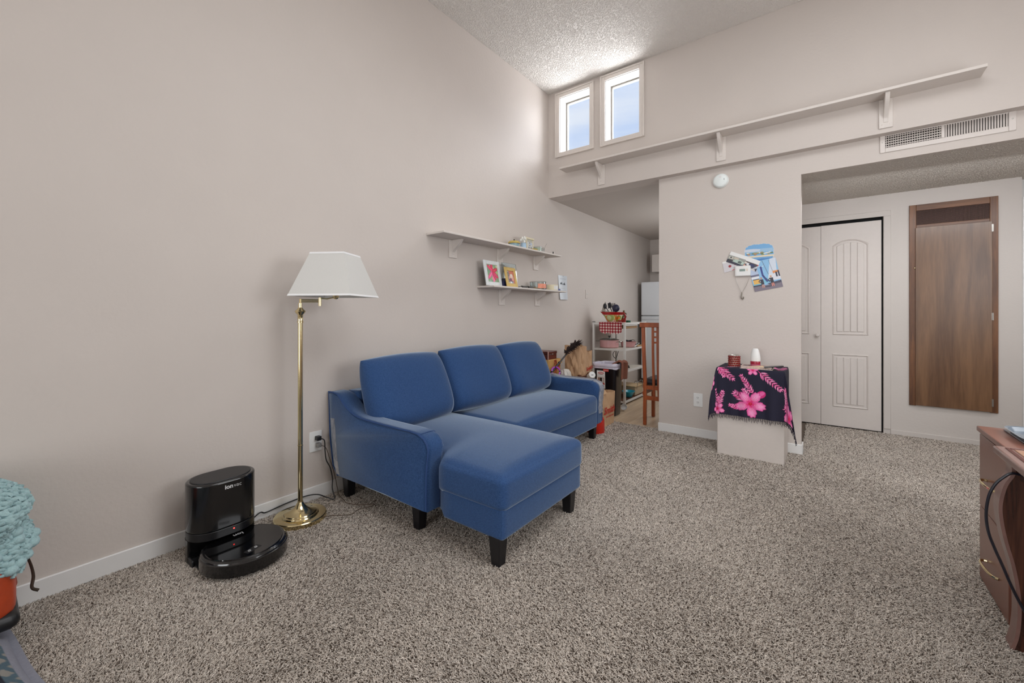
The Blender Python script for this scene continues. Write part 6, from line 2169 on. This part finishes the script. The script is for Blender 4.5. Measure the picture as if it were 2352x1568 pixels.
part('door', G().box((0.130, 7.10, 1.842), (0.495, 7.119, 2.136)), SHELF, uc, bevel=0.004)
part('door', G().box((0.499, 7.10, 1.842), (0.865, 7.119, 2.136)), SHELF, uc, bevel=0.004)

# dining chair
CHW = wood('cherry_wood', (132, 62, 28), (172, 92, 50), rough=0.35, axis=2, scale=4, coat=0.3)
dc = thing('dining_chair', 'tall cherry wood slat-back dining chair with a black seat at the kitchen edge', 'chair', (1.19, 4.42, 0))
CX = 1.195


def stick(pts, w, d, g=None):
    """bar of rectangular section through points (x,y,z)"""
    g = g or G()
    v = []
    for (x, y, z) in pts:
        v += [(x - w / 2, y - d / 2, z), (x + w / 2, y - d / 2, z), (x + w / 2, y + d / 2, z), (x - w / 2, y + d / 2, z)]
    f = [(3, 2, 1, 0)]
    n = len(pts)
    for k in range(n - 1):
        for i in range(4):
            f.append((4 * k + i, 4 * k + (i + 1) % 4, 4 * k + 4 + (i + 1) % 4, 4 * k + 4 + i))
    f.append((4 * n - 4, 4 * n - 3, 4 * n - 2, 4 * n - 1))
    return g.add(v, f)


for s in (-1, 1):
    x = CX + s * 0.172
    xs = [(0, 0.0), (0.15, 0), (0.30, -0.002), (0.45, -0.004), (0.60, 0.002), (0.78, 0.008), (0.92, 0.016), (1.04, 0.022)]
    part('leg', stick([(x + s * o_, 4.225 - 0.012 * math.sin(min(1, max(0, (z - 0.4) / 0.64)) * PI) + (0.01 if z > 0.9 else 0), z) for z, o_ in xs], 0.032, 0.030), CHW, dc, bevel=0.003)
    part('leg', stick([(CX + s * 0.215, 4.615, 0), (CX + s * 0.215, 4.615, 0.405)], 0.034, 0.034), CHW, dc, bevel=0.003)
    part('stretcher', G().box((CX + s * 0.195 - 0.009, 4.24, 0.30), (CX + s * 0.195 + 0.009, 4.60, 0.335)), CHW, dc, bevel=0.002)
    part('seat_rail', G().box((CX + s * 0.19 - 0.01, 4.24, 0.37), (CX + s * 0.19 + 0.01, 4.60, 0.41)), CHW, dc, bevel=0.002)
part('top_rail', G().box((CX - 0.222, 4.205, 0.998), (CX + 0.222, 4.235, 1.046)), CHW, dc, bevel=0.004)
part('lower_rail', G().box((CX - 0.165, 4.215, 0.258), (CX + 0.165, 4.237, 0.300)), CHW, dc, bevel=0.002)
part('seat_rail', G().box((CX - 0.165, 4.215, 0.365), (CX + 0.165, 4.237, 0.405)), CHW, dc, bevel=0.002)
for xx in (-0.090, -0.042, 0.042, 0.090):
    bend = 0.018 if xx < 0 else -0.018
    part('back_slat', stick([(CX + xx + bend * (1 - z) * 1.0, 4.222 - 0.010 * math.sin((z - 0.38) / 0.62 * PI), z) for z in (0.30, 0.45, 0.6, 0.75, 0.9, 1.0)], 0.024, 0.014), CHW, dc, bevel=0.002)
for s in (-1, 1):
    for z in (0.955, 0.90, 0.845):
        part('ladder_rung', G().box((CX + s * 0.066 - 0.014, 4.215, z - 0.009), (CX + s * 0.066 + 0.014, 4.229, z + 0.009)), CHW, dc)
part('seat', G().rbox((0.205, 0.19, 0.028), 0.024, 10, (0, 0, 0.01), T=TR((CX, 4.425, 0.436))), mat('black_seat_vinyl', (20, 20, 26), rough=0.45), dc)

# ================================================================== CARPET PILE
def carpet():
    xs, ys, L, rad = [], [], [], []
    fwd = (-math.sin(math.radians(37.13)), math.cos(math.radians(37.13)))
    rt = (fwd[1], -fwd[0])
    n = 3600000
    x = rng.uniform(0.013, 4.2, n)
    y = rng.uniform(-0.35, YHALL - 0.01, n)
    dx_, dy_ = x - 2.511, y
    d = dx_ * fwd[0] + dy_ * fwd[1]
    u = (dx_ * rt[0] + dy_ * rt[1]) / np.maximum(d, 0.05)
    dens = np.clip((2.0 / np.maximum(d, 0.4)) ** 1.3, 0.22, 1.0) * 0.52
    k = (d > 1.05) & (np.abs(u) < 1.36) & (rng.random(n) < dens)
    k &= ~((x < 1.72) & (y > YP + 0.05))
    k &= ~((y > YP - 0.005) & (x > XP0) & (x < XP1))
    k &= ~((x > 1.80) & (x < 2.255) & (y > 3.715))
    x, y, d = x[k], y[k], d[k]
    n = len(x)
    sc = np.clip(d / 2.2, 1.0, 1.7)
    # pile direction swirls slowly over the floor (vacuum and foot marks)
    swirl = 1.3 * np.sin(x * 2.1 + 1.3 * np.sin(y * 1.7)) + 1.1 * np.sin(y * 2.6 + x * 1.1)
    an = swirl + rng.normal(0, 1.3, n)
    Ln = rng.uniform(0.0075, 0.0135, n) * sc ** 0.5
    tilt = np.clip(rng.normal(0.75, 0.28, n), 0.1, 1.35)
    P = np.zeros((n, 3, 3))
    for i, t in enumerate((0, 0.5, 1.0)):
        b = tilt * (0.45 + 0.75 * t)
        r = Ln * t * np.sin(b)
        aa = an + t * rng.normal(0, 0.35, n)
        P[:, i, 0] = x + r * np.cos(aa)
        P[:, i, 1] = y + r * np.sin(aa)
        P[:, i, 2] = 0.0008 + Ln * t * np.cos(b * 0.9) * 0.85
    P[:, :, 0] = np.maximum(P[:, :, 0], 0.014)
    hc_ = bpy.data.hair_curves.new('carpet_pile')
    hc_.add_curves([3] * n)
    hc_.attributes['position'].data.foreach_set('vector', P.astype(np.float32).ravel())
    ra = hc_.attributes.get('radius') or hc_.attributes.new('radius', 'FLOAT', 'POINT')
    base = rng.uniform(0.0009, 0.0014, n) * sc
    R = np.stack([base * 0.85, base, base * 0.6], 1)
    ra.data.foreach_set('value', R.astype(np.float32).ravel())
    # yarn colours: mostly beige, some darker strands
    w = rng.random(n)
    c = np.where(w[:, None] < 0.62, np.array((206, 197, 187.0)), np.where(w[:, None] < 0.86, np.array((180, 169, 158.0)), np.array((112, 101, 92.0))))
    c = c * rng.normal(1.0, 0.06, (n, 1)) / 255
    c = np.clip(c, 0, 1)
    c = np.where(c <= 0.04045, c / 12.92, ((c + 0.055) / 1.055) ** 2.4)
    at = hc_.attributes.new('print', 'FLOAT_COLOR', 'CURVE')
    at.data.foreach_set('color', np.concatenate([c, np.ones((n, 1))], 1).astype(np.float32).ravel())
    hc_.materials.append(mat('carpet_yarn', (170, 154, 138), rough=0.95, attr='print', var=0.06, vscale=2.5, spec=0.15))
    o = bpy.data.objects.new('carpet_pile', hc_)
    COL.objects.link(o)
    o['kind'] = 'stuff'
    o['label'] = 'beige and brown shag carpet pile covering the whole floor'
    o['category'] = 'carpet'
    print('carpet strands', n)


carpet()
